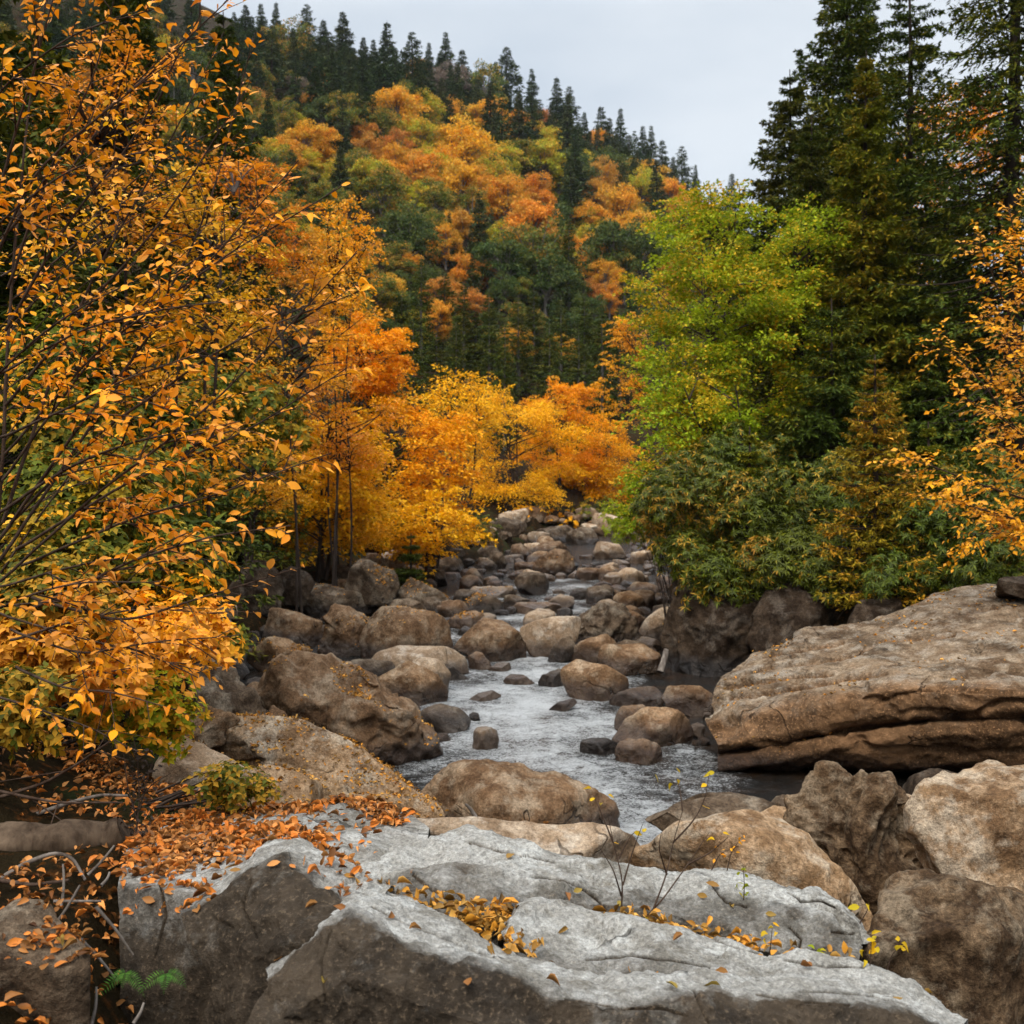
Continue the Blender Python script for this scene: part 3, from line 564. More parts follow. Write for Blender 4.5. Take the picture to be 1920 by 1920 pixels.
 ('r6', 'dark wedge shaped boulder in the bottom right corner', 'rock_umber', C_([(1245,690),(1300,662),(1390,652),(1500,690),(1740,790),(1880,845),(2150,850),(2250,1200),(2100,1700),(1600,1600),(1400,1400),(1180,1120),(1240,960)]), dict(d=4.9, thick=.5, level=6, amp=.05, ridge=1.5, sharp=50, nfront=3, top=(-.25,-.3,1), tilt=.1)),
 ('r7', 'large rounded tan boulder behind the grey ledge', 'rock_tan', C_([(-120,560),(100,480),(250,420),(400,375),(540,352),(640,385),(760,465),(870,555),(950,645),(1020,780),(1135,915),(1110,1010),(900,950),(500,800),(0,720)]), dict(d=6.3, thick=.55, level=6, amp=.04, ridge=.8, sharp=7)),
 ('r8', 'low flat grey rock in the water behind the rounded tan boulder', 'rock_dark', C_([(-10,380),(110,300),(250,268),(450,250),(560,268),(615,300),(590,350),(520,400),(300,430),(60,430)]), dict(d=8.6, thick=.6, amp=.03, level=6)),
 ('r9', 'small tan rock shelf left of the jagged dark boulder', 'rock_tan', C_([(560,350),(640,305),(700,310),(720,390),(640,420),(570,400)]), dict(d=8.2, thick=.3, amp=.03)),
 ('r10', 'thin dark rock rim at the waterline behind the low flat grey rock', 'rock_dark', C_([(100,300),(240,245),(400,240),(560,258),(620,295),(560,310),(350,300)]), dict(d=10.2, thick=.4, amp=.03)),
 ('r11', 'small grey stone against the jagged dark boulder', 'rock_dark', C_([(620,310),(680,250),(715,260),(720,320)]), dict(d=8.6, thick=.2)),
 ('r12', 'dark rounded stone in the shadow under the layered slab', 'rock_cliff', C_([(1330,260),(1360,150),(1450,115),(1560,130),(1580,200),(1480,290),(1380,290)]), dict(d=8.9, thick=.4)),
 ('r13', 'pale flat stone between the jagged boulder and the tan block', 'rock_pale', C_([(1260,270),(1330,252),(1410,285),(1400,350),(1290,330)]), dict(d=7.6, thick=.25)),
 ('r14', 'dark flat rock perched on top of the layered slab at the right edge', 'rock_dark', R_([(1790,380),(1800,340),(1860,325),(2050,300),(2100,400),(1900,430),(1820,410)]), dict(d=14.6, thick=.4)),
 ('g1', 'pale tan rock lying between the grey ledge and the stream', 'rock_pale', B_([(490,400),(600,382),(760,378),(960,375),(1240,400),(1580,440),(1640,480),(1650,560),(1600,640),(1300,640),(1000,560),(700,500),(560,450)]), dict(d=6.9, thick=.5, level=6, amp=.03, ridge=.8, sharp=12, top=(.02,-.55,1))),
 ('g6', 'speckled grey boulder with a few dry leaves in the bottom left corner', 'rock_dark', A_([(-120,960),(0,890),(100,790),(220,800),(330,930),(440,1100),(450,1250),(420,1500),(200,1650),(-120,1600)]), dict(d=4.0, thick=.4, level=6, amp=.03, ridge=.8, sharp=9)),
]
def place_rocks():
    for i, (key, label, mat, poly, o) in enumerate(RK):
        o = dict(o); rng = RNG(100 + i * 7)
        cat, name = o.pop('cat', 'boulder'), o.pop('name', 'boulder'); lift = o.pop('lift', 0); st = o.pop('stain', None)
        w = (max(p[0] for p in poly) - min(p[0] for p in poly)); yb = max(p[1] for p in poly)
        if 'd' not in o: o['d'] = water_d(yb + lift - 3) + 0.22 * w / F * water_d(yb + lift - 3)
        if 'thick' not in o: o['thick'] = 0.36 * w / F * o['d']
        o.setdefault('level', 5); o.setdefault('amp', .05); o['sharp'] = o.get('sharp', 9 + (i % 4) * 2) * 4.0; o['amp'] *= 2.0
        V, T = body(poly, rng=rng, **o)
        stain = np.zeros(len(V))
        finish_rock(key, label, mat, V, T, cat, name, 'boulders of the stream bed', stain)
place_rocks()
# ------------------------------------------------------------------ rock ledges lofted from their edges, front to back
def loft(lines, nu, nv, smooth=6, amp=.03, freq=2.0, ridge=.6, seed=0, strata=0.0, stains=None, sdir=(0, .15, 1), sscale=7.0, cracks=(), cw=1.7, cd=.016):
    t = np.linspace(0, 1, nu); L = []
    for ln in lines:
        a = np.array(ln, float); s = (a[:, 0] - a[0, 0]) / (a[-1, 0] - a[0, 0])
        b = np.stack([np.interp(t, s, a[:, k]) for k in range(3)], -1)
        L.append(np.array([P(*r) for r in b]))
    L = np.array(L)
    seg = np.linalg.norm(np.diff(L, axis=0), axis=2).mean(1); cnt = np.maximum(2, np.round(seg / seg.sum() * nv).astype(int))
    G, S = [], []
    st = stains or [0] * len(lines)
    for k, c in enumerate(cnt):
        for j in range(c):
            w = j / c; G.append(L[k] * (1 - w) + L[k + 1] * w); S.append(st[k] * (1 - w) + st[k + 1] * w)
    G.append(L[-1]); S.append(st[-1]); G = np.array(G)
    for _ in range(smooth):
        G[1:-1] = G[1:-1] * .5 + (G[:-2] + G[2:]) * .25
        G[:, 1:-1] = G[:, 1:-1] * .5 + (G[:, :-2] + G[:, 2:]) * .25
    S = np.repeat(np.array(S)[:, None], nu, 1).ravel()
    nr_, nc = G.shape[:2]; V = G.reshape(-1, 3); Q = grid_faces(nr_, nc)
    T = np.concatenate([Q[:, :3], Q[:, [0, 2, 3]]]); N = vnormals(V, T)
    if N[:, 2].mean() < 0: N = -N; Q = Q[:, ::-1]
    so = RNG(seed).uniform(-30, 30, 3); q = V * freq + so
    q2 = q + .35 * np.stack([gnoise(q * 1.7, 21), gnoise(q * 1.7 + 5, 22), gnoise(q * 1.7 + 9, 23)], -1)
    disp = fbm(q, 6, .55, seed + 1) + ridge * (ridged(q2 * 1.1, 5, .55, seed + 4) - .55) + .12 * fbm(q * 9, 3, .6, seed + 2)
    V = V + N * (disp * amp)[:, None]
    if strata:
        s = (V @ unit(np.array(sdir))) * sscale + 1.2 * fbm(V * .8 + so, 4, .5, 9); w = sstep(.1, .45, fbm(V * .7 + so, 3, .5, 12) + .3)
        dd = np.abs((s % 1.0) - .5) * 2
        V = V + N * ((sstep(0, .3, dd) - 1) * strata * w)[:, None]
    if cracks:
        u, v = 960 + F * V[:, 0] / V[:, 1], HORIZ - F * (V[:, 2] - CAM_H) / V[:, 1]; jx, jy = 5 * fbm(V * 7, 3, .6, 71), 5 * fbm(V * 7 + 9, 3, .6, 72); best = np.full(len(V), 1e9)
        for ln in cracks:
            for (x0, y0), (x1, y1) in zip(ln[:-1], ln[1:]):
                dx, dy = x1 - x0, y1 - y0; t_ = np.clip(((u + jx - x0) * dx + (v + jy - y0) * dy) / (dx * dx + dy * dy), 0, 1); best = np.minimum(best, np.hypot(u + jx - x0 - t_ * dx, v + jy - y0 - t_ * dy))
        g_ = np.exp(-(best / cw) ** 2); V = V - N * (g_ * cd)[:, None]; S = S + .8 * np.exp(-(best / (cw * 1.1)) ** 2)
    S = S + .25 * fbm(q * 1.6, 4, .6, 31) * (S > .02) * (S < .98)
    return V, Q, S
CRK = dict(
 g2=[[(1000,1642),(1060,1650),(1100,1670),(1125,1692),(1140,1712)], [(775,1640),(800,1660),(830,1680),(870,1700)], [(1475,1672),(1500,1690),(1540,1690),(1565,1702)], [(1478,1738),(1502,1762),(1495,1792)], [(1560,1745),(1600,1750)], [(880,1580),(960,1600),(1040,1615)], [(1330,1650),(1360,1690),(1400,1700)]],
 f2=[[(1300,1856),(1312,1880),(1330,1915)], [(1060,1872),(1150,1888),(1250,1893),(1290,1905)], [(700,1700),(770,1735),(860,1770),(930,1795)], [(1420,1862),(1500,1880),(1590,1886)], [(620,1745),(600,1800),(610,1880)], [(1500,1858),(1620,1864),(1700,1884)]],
 g3=[[(1330,1757),(1380,1775),(1440,1790)], [(1100,1800),(1180,1793),(1260,1800),(1330,1815)], [(1470,1800),(1550,1812),(1620,1815)]],
 slab=[[(1395,1262),(1460,1248),(1540,1240),(1600,1228),(1650,1200),(1720,1195),(1790,1190)], [(1370,1310),(1430,1300),(1500,1290),(1580,1275),(1660,1262)], [(1800,1150),(1870,1138)], [(1360,1290),(1420,1278),(1500,1268),(1560,1262)], [(1430,1230),(1500,1218),(1580,1205)], [(1640,1320),(1700,1300),(1760,1290),(1900,1300)]],
 hump=[[(470,1650),(455,1700),(480,1760)], [(400,1720),(440,1740),(520,1735)]], shelf=[[(300,1652),(310,1720),(290,1800)], [(600,1545),(680,1550),(760,1565)]])
def down(line, dpy, dd):
    return [(x, y + dpy, d + dd) for x, y, d in line]
def R3(p): return [(1200 + x / 2.667, 960 + y / 2.667, d) for x, y, d in p]
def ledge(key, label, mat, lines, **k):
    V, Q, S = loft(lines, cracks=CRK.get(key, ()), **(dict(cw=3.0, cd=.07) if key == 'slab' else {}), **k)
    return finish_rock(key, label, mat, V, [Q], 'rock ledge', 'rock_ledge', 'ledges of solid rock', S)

crk = R3([(390,1205,13.25),(700,1160,13.05),(950,1100,12.85),(1250,1060,12.55),(1500,1035,12.35),(1920,1025,11.95),(2300,1020,11.7)])
sl3 = R3([(325,1040,13.55),(500,1000,13.2),(700,950,12.9),(1000,880,12.6),(1250,822,12.3),(1500,825,12.1),(1920,860,11.7),(2300,870,11.4)])
sl5 = R3([(415,838,14.5),(530,760,14.9),(570,700,14.95),(680,660,15.0),(740,630,15.1),(830,587,15.2),(1000,572,15.3),(1100,560,15.3),(1200,512,15.4),(1350,470,15.5),(1500,410,15.6),(1650,365,15.7),(1800,345,15.7),(2300,318,15.7)])
ledge('slab', 'giant layered slab of brown and grey rock leaning over dark water on the right bank', 'rock_slab',
      [R3([(430,1420,14.6),(900,1430,14.3),(1400,1440,13.8),(2300,1480,13)]),
       R3([(420,1330,14.2),(900,1330,13.9),(1400,1320,13.4),(2300,1310,12.7)]),
       R3([(395,1290,13.3),(800,1275,12.85),(1300,1265,12.4),(1900,1275,11.85),(2300,1275,11.6)]),
       down(crk, 30, -.42), down(crk, 8, -.40), down(crk, 2, -.05), down(crk, -6, -.42), down(crk, -16, -.48),
       R3([(340,1075,13.4),(500,1050,12.95),(700,1005,12.65),(1000,940,12.33),(1250,890,12.05),(1500,890,11.85),(1920,915,11.45),(2300,920,11.2)]),
       sl3,
       R3([(360,960,13.9),(430,890,14.0),(650,800,13.9),(950,730,13.7),(1200,700,13.45),(1500,690,13.2),(1920,660,12.9),(2300,650,12.6)]),
       sl5, down(sl5, 160, .9)],
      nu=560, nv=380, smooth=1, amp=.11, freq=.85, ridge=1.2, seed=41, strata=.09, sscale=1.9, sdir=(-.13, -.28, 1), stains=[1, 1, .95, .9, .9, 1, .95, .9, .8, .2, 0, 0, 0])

rid = [(505,1832,3.6),(560,1780,3.66),(610,1735,3.7),(655,1703,3.72),(700,1725,3.68),(745,1750,3.64),(820,1783,3.58),(930,1815,3.52),(1040,1846,3.46),(1130,1868,3.42),(1250,1862,3.45),(1330,1842,3.52),(1420,1850,3.5),(1600,1872,3.5),(1700,1890,3.5),(1800,1935,3.5)]
val = [(515,1815,3.78),(570,1715,3.98),(620,1655,4.1),(680,1645,4.15),(760,1675,4.1),(833,1710,4.03),(900,1762,3.92),(990,1805,3.82),(1120,1838,3.72),(1260,1845,3.68),(1400,1838,3.72),(1600,1852,3.72),(1720,1872,3.72),(1815,1912,3.66)]
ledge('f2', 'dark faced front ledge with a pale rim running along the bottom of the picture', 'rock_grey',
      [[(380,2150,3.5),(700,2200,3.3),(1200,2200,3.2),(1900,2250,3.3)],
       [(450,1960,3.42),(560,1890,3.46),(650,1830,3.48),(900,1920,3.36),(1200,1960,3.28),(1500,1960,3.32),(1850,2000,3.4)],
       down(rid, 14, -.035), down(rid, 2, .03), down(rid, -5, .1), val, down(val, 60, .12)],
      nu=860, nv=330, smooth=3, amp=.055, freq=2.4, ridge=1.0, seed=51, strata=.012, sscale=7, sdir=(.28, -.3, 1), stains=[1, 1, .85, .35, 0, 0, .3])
hr_ = [(346,1722,4.05),(380,1695,4.07),(448,1637,4.12),(485,1613,4.14),(530,1602,4.14),(583,1640,4.02),(627,1678,3.95),(700,1708,3.9)]
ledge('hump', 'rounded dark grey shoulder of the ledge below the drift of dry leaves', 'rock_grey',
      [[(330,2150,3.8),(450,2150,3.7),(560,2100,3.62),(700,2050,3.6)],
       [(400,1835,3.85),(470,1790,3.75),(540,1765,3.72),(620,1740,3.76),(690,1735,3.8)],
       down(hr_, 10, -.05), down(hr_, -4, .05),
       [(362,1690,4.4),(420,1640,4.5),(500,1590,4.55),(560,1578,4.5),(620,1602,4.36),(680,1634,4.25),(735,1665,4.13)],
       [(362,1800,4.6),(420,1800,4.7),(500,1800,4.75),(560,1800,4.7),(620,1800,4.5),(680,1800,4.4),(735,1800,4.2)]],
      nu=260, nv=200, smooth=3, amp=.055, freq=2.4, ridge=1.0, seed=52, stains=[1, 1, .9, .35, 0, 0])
cr2 = [(650,1634,4.7),(720,1600,4.85),(797,1582,4.95),(855,1560,5.05),(876,1552,5.05),(928,1565,5.0),(1000,1590,4.95),(1074,1612,4.9),(1130,1622,4.85),(1220,1642,4.8),(1300,1643,4.8),(1347,1640,4.8),(1413,1655,4.75),(1475,1672,4.65),(1530,1675,4.55),(1566,1690,4.45),(1610,1722,4.35),(1628,1760,4.3)]
md2 = [(658,1650,4.5),(740,1646,4.55),(800,1616,4.72),(850,1612,4.68),(960,1636,4.58),(1050,1655,4.54),(1110,1668,4.6),(1200,1672,4.62),(1300,1676,4.6),(1400,1692,4.55),(1500,1708,4.42),(1560,1722,4.33),(1618,1765,4.22)]
bs2 = [(655,1662,4.42),(720,1674,4.35),(780,1692,4.3),(840,1714,4.25),(900,1738,4.2),(980,1735,4.3),(1060,1720,4.4),(1140,1727,4.35),(1220,1740,4.38),(1300,1750,4.34),(1400,1775,4.26),(1500,1798,4.16),(1560,1803,4.12),(1610,1803,4.12)]
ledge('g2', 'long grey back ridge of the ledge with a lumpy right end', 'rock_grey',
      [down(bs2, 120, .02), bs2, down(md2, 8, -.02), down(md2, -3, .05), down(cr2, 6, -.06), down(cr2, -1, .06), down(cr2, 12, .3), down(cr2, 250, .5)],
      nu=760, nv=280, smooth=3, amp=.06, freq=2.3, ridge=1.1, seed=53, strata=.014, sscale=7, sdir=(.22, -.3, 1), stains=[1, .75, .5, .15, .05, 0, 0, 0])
cr3 = [(944,1756,4.0),(972,1717,4.2),(1000,1692,4.32),(1050,1687,4.34),(1080,1697,4.3),(1132,1717,4.22),(1256,1740,4.15),(1320,1757,4.12),(1420,1780,4.05),(1500,1790,4.0),(1590,1797,3.98),(1712,1838,3.9),(1800,1915,3.78)]
bs3 = [(946,1770,3.95),(1000,1800,3.88),(1100,1820,3.83),(1200,1832,3.8),(1350,1832,3.78),(1500,1852,3.76),(1700,1885,3.72),(1810,1940,3.66)]
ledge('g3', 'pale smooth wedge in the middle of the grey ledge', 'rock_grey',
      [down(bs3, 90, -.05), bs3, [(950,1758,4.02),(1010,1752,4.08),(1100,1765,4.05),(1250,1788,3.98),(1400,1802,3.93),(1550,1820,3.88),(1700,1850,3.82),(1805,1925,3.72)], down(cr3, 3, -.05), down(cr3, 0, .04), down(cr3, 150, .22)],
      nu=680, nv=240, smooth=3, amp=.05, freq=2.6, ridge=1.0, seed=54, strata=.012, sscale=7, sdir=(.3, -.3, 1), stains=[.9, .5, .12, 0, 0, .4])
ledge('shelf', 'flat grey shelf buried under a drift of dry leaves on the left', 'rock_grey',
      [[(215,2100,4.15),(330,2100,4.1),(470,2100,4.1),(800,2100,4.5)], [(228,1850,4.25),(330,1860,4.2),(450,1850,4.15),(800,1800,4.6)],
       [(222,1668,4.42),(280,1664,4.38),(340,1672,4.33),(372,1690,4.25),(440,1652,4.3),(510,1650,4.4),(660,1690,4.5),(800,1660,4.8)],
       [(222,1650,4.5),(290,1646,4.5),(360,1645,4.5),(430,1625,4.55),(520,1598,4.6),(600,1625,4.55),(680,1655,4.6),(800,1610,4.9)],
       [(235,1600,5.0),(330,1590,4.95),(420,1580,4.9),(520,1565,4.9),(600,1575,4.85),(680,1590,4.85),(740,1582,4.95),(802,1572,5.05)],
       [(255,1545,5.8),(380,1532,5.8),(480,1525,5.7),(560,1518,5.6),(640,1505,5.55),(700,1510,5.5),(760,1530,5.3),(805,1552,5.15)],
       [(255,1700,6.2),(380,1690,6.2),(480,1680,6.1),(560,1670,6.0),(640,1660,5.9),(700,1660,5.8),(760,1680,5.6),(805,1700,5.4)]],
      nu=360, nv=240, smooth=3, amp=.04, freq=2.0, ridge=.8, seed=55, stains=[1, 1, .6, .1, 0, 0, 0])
# ------------------------------------------------------------------ smaller stones between the boulders
def ordinal(k):
    w = ['first', 'second', 'third', 'fourth', 'fifth', 'sixth', 'seventh', 'eighth', 'ninth', 'tenth', 'eleventh', 'twelfth', 'thirteenth', 'fourteenth', 'fifteenth', 'sixteenth', 'seventeenth', 'eighteenth', 'nineteenth', 'twentieth']
    tens = ['', '', 'twenty', 'thirty', 'forty', 'fifty', 'sixty', 'seventy', 'eighty', 'ninety']; k += 1
    if k <= 20: return w[k - 1]
    if k >= 100: return 'hundredth' if k == 100 else 'hundred-and-' + ordinal(k - 101)
    return tens[k // 10][:-1] + 'ieth' if k % 10 == 0 else tens[k // 10] + '-' + w[k % 10 - 1]
def ndc(p): return 960 + F * p[0] / p[1], HORIZ - F * (p[2] - CAM_H) / p[1]
def scatter_stones():
    rng = RNG(5); protos = []
    for k in range(7):
        poly = [(960 + 100 * math.cos(a) * rng.uniform(.75, 1.1), 900 + 62 * math.sin(a) * rng.uniform(.75, 1.1)) for a in np.linspace(0, 2 * math.pi, 9)[:-1]]
        V, T = body(poly, 10.66, .42, rng, sharp=[30, 50, 80][k % 3], level=5, amp=.08, top=None)
        base = np.array([(V[:, 0].min() + V[:, 0].max()) / 2, (V[:, 1].min() + V[:, 1].max()) / 2, V[:, 2].min()])
        protos.append(make_mesh('stone', V - base, [T], M[['rock_brown', 'rock_pale', 'rock_dark'][k % 3]]))
    spots = []
    def big_near(x, y, r):
        for V, _ in ROCKS.values():
            lo, hi = V.min(0), V.max(0)
            ww, dd_ = hi[0] - lo[0], hi[1] - lo[1]
            if lo[0] + ww * .12 < x < hi[0] - ww * .12 and lo[1] + dd_ * .05 < y < hi[1] - dd_ * .3: return True
        return False
    regions = [('in the stone field beside the upper rapids', 23, 43, 150, (.28, 1.1)), ('along the left shore of the rapids', 14, 29, 80, (.2, 1.0)),
               ('on the pebble bank below the dark cliff', 14.0, 16.8, 34, (.12, .32)), ('around the still pool', 41, 60, 60, (.5, 1.8)), ('under the dark cliff foot', 17, 27, 30, (.2, .8))]
    for rname, y0, y1, cnt, (s0, s1) in regions:
        got, tries = [], 0
        while len(got) < cnt and tries < 6000:
            tries += 1; y = rng.uniform(y0, y1); xl, xr = np.interp(y, YK, XL), np.interp(y, YK, XR)
            s = s0 + (s1 - s0) * rng.random() ** 1.7
            if 'left shore' in rname: x = xl + rng.uniform(-1.0, 2.6)
            elif 'pebble' in rname: x = rng.uniform(2.0, 3.4) * y / 14.5
            elif 'cliff foot' in rname: x = xr - rng.uniform(-.2, 1.3)
            elif 'pool' in rname: x = xl + rng.uniform(-2.5, .8) if rng.random() < .7 else xr - rng.uniform(-.5, 1.2)
            else: x = rng.uniform(xl - 1.6, xr + .2)
            if big_near(x, y, s) or any((x - a) ** 2 + (y - b_) ** 2 < (.34 * (s + c_)) ** 2 for a, b_, c_ in got): continue
            got.append((x, y, s))
        got.sort(key=lambda g: g[0] / g[1])
        for i, (x, y, s) in enumerate(got):
            me = protos[rng.integers(0, 7)] if 'pebble' not in rname else protos[[0, 3, 6, 1][i % 4]]
            z = max(float(water_z(y)) - .3 * s * .6, float(ground_z(x, y)) - .1 * s) + (.02 if 'pebble' in rname else .0)
            o = link('stone', me, None, (x, y, z)); o.rotation_euler = (rng.uniform(-.15, .15), rng.uniform(-.15, .15), rng.uniform(0, 6.3))
            o.scale = (s * rng.uniform(.8, 1.25), s * rng.uniform(.8, 1.2), s * rng.uniform(.7, 1.25))
            spots.append((x, y, s))
            tag(o, 'small stone %s, %s from left' % (rname, ordinal(i)), 'stone', 'small stones %s' % rname)
scatter_stones()
# ------------------------------------------------------------------ foliage materials
OR, OR2 = (0.62, 0.20, 0.010), (0.78, 0.33, 0.020)
M['leaf_hero'] = leaf_mat('beech_leaf_orange', (0.80, 0.30, 0.005), (0.94, 0.45, 0.012), (0.66, 0.30, 0.03), .35, 1.2, transl=.32, rough=.42, spec=.3, vary=.2)
M['leaf_gold'] = leaf_mat('golden_leaf', (0.82, 0.34, 0.005), (0.95, 0.46, 0.009), (0.74, 0.36, 0.012), .4, .45, transl=.3, vary=.2)
M['leaf_rust'] = leaf_mat('rusty_orange_leaf', (0.68, 0.265, 0.008), (0.84, 0.40, 0.016), (0.52, 0.22, 0.022), .5, .9, transl=.28, vary=.25)
M['leaf_lime'] = leaf_mat('yellow_green_leaf', (0.19, 0.265, 0.009), (0.38, 0.42, 0.014), (0.54, 0.31, 0.014), .3, .55, transl=.38, vary=.25)
M['leaf_green'] = leaf_mat('green_leaf', (0.07, 0.088, 0.008), (0.15, 0.16, 0.013), (0.34, 0.20, 0.014), .45, .8, transl=.3, vary=.25)
M['leaf_rhodo'] = leaf_mat('rhododendron_leaf', (0.045, 0.060, 0.005), (0.125, 0.148, 0.010), (0.34, 0.19, 0.014), .2, 1.1, transl=.2, rough=.42, spec=.35, vary=.25)
M['needle_dark'] = leaf_mat('dark_spruce_needles', (0.036, 0.060, 0.009), (0.095, 0.135, 0.014), (0.17, 0.16, 0.012), .3, .5, transl=.1, rough=.7, vary=.2)
M['needle_olive'] = leaf_mat('olive_spruce_needles', (0.09, 0.11, 0.008), (0.21, 0.215, 0.012), (0.32, 0.22, 0.014), .25, .8, transl=.18, rough=.7, vary=.2)
M['needle_mid'] = leaf_mat('hemlock_needles', (0.035, 0.055, 0.008), (0.09, 0.115, 0.013), (0.13, 0.115, 0.013), .4, .5, transl=.15, rough=.7, vary=.2)
M['needle_gold'] = leaf_mat('golden_fir_needles', (0.17, 0.135, 0.008), (0.33, 0.24, 0.012), (0.42, 0.22, 0.014), .35, 1.2, transl=.2, rough=.7, vary=.2)
M['fern'] = leaf_mat('fern_green', (0.03, 0.085, 0.010), (0.06, 0.14, 0.015), transl=.3)
M['leaf_dry'] = leaf_mat('dry_fallen_leaf', (0.22, 0.10, 0.012), (0.60, 0.335, 0.07), (0.42, 0.19, 0.020), .4, 4.0, transl=.15, rough=.5, spec=.3, vary=.45)
HO = dict(orange=((0.70, 0.28, 0.022), (0.84, 0.38, 0.032), (0.46, 0.26, 0.03)), gold=((0.82, 0.40, 0.020), (0.92, 0.48, 0.024), (0.50, 0.33, 0.03)),
          rust=((0.52, 0.195, 0.030), (0.66, 0.27, 0.035), (0.34, 0.18, 0.035)), lime=((0.32, 0.33, 0.025), (0.48, 0.42, 0.03), (0.62, 0.32, 0.028)),
          green=((0.085, 0.115, 0.020), (0.15, 0.18, 0.026), (0.36, 0.20, 0.025)), deep=((0.038, 0.065, 0.016), (0.075, 0.105, 0.020), (0.11, 0.115, 0.02)), bare=((0.17, 0.12, 0.085), (0.24, 0.17, 0.12), (0.13, 0.10, 0.075)))
for k, (a_, b_, c_) in HO.items(): M['hill_' + k] = leaf_mat('hillside_%s_leaf' % k, a_, b_, c_, .4, 1.6, transl=.3, vary=.2)
M['hill_needle'] = leaf_mat('hillside_spruce_needles', (0.028, 0.052, 0.016), (0.055, 0.088, 0.022), (0.08, 0.10, 0.022), .4, .4, transl=.1, vary=.3)
M['hill_needle2'] = leaf_mat('hillside_pine_needles', (0.040, 0.066, 0.024), (0.075, 0.105, 0.032), (0.11, 0.11, 0.03), .4, .4, transl=.1, vary=.3)

# ------------------------------------------------------------------ tree builders
def conifer(rng, Ht, R, step, nb, ntw, ncard, card, droop=.35, upt=.25, base=.08, prof=.85, limbs=False, lean=0.0, width=1.0, thin=0.0):
    cr, tr = MB(), MB()
    zs = np.arange(base * Ht, Ht * .985, step); zs = zs + rng.uniform(-.4, .4, len(zs)) * step
    z0 = np.repeat(zs, nb); B = len(z0); az = rng.uniform(0, 2 * math.pi, B)
    side_gap = 1 - .35 * np.clip(fbm(np.stack([np.cos(az) * 1.2, np.sin(az) * 1.2, z0 * .35], -1), 2, .5, int(rng.integers(99))) * 2, 0, 1)
    ln = (R * np.clip(1 - z0 / Ht, .012, 1) ** prof * rng.uniform(.6, 1.12, B) + .02 * R) * side_gap
    if thin: keep = rng.random(B) > thin; z0, az, ln = z0[keep], az[keep], ln[keep]; B = len(z0)
    o = np.stack([np.cos(az), np.sin(az), 0 * az], -1); sd = np.stack([-np.sin(az), np.cos(az), 0 * az], -1)
    dr = droop * rng.uniform(.6, 1.3, B) * (1.15 - .9 * z0 / Ht); ut = upt * rng.uniform(.6, 1.3, B)
    def at(s):  # s (B,n)
        return o[:, None] * (ln[:, None] * s)[..., None] + UP * (z0[:, None] + ln[:, None] * (-dr[:, None] * s + ut[:, None] * s * s))[..., None]
    s = np.clip(rng.random((B, ntw)) ** .75, .06, 1); sg = rng.choice([-1, 1], (B, ntw))
    tp = at(s); td = unit(o[:, None] * .6 + sd[:, None] * (sg * .85)[..., None] + rng.normal(0, .18, (B, ntw, 3)) - UP * .22)
    tl = np.maximum(ln[:, None] * .42 * (1.12 - s) * width, card * .45) * rng.uniform(.6, 1.2, (B, ntw))
    v = rng.random((B, ntw, ncard))
    cp = tp[:, :, None] + td[:, :, None] * (tl[..., None] * v)[..., None] - UP * (tl[..., None] * v * v * .25)[..., None]
    cd = td[:, :, None] + rng.normal(0, .4, cp.shape); nr = UP + rng.normal(0, .45, cp.shape)
    leaves(cr, cp.reshape(-1, 3), cd.reshape(-1, 3), nr.reshape(-1, 3), card * rng.uniform(.65, 1.3, cp.size // 3) * np.repeat(np.clip(.3 + 1.6 * ln / R, .3, 1), ntw * ncard), rng, NEEDLE)
    tz = np.linspace(0, Ht, 12); bend = np.stack([lean * (tz / Ht) ** 2 * Ht + .0025 * Ht * np.sin(tz * .7), 0 * tz, tz], -1)
    tr.tube(bend, np.linspace(.014 * Ht + .03, .012, 12), 8)
    if limbs:
        ss = np.linspace(0, .9, 5)[None].repeat(B, 0); br = at(ss)
        for k in range(B): tr.tube(br[k], np.linspace(.012 * ln[k] + .006, .003, 5), 4)
    return cr, tr
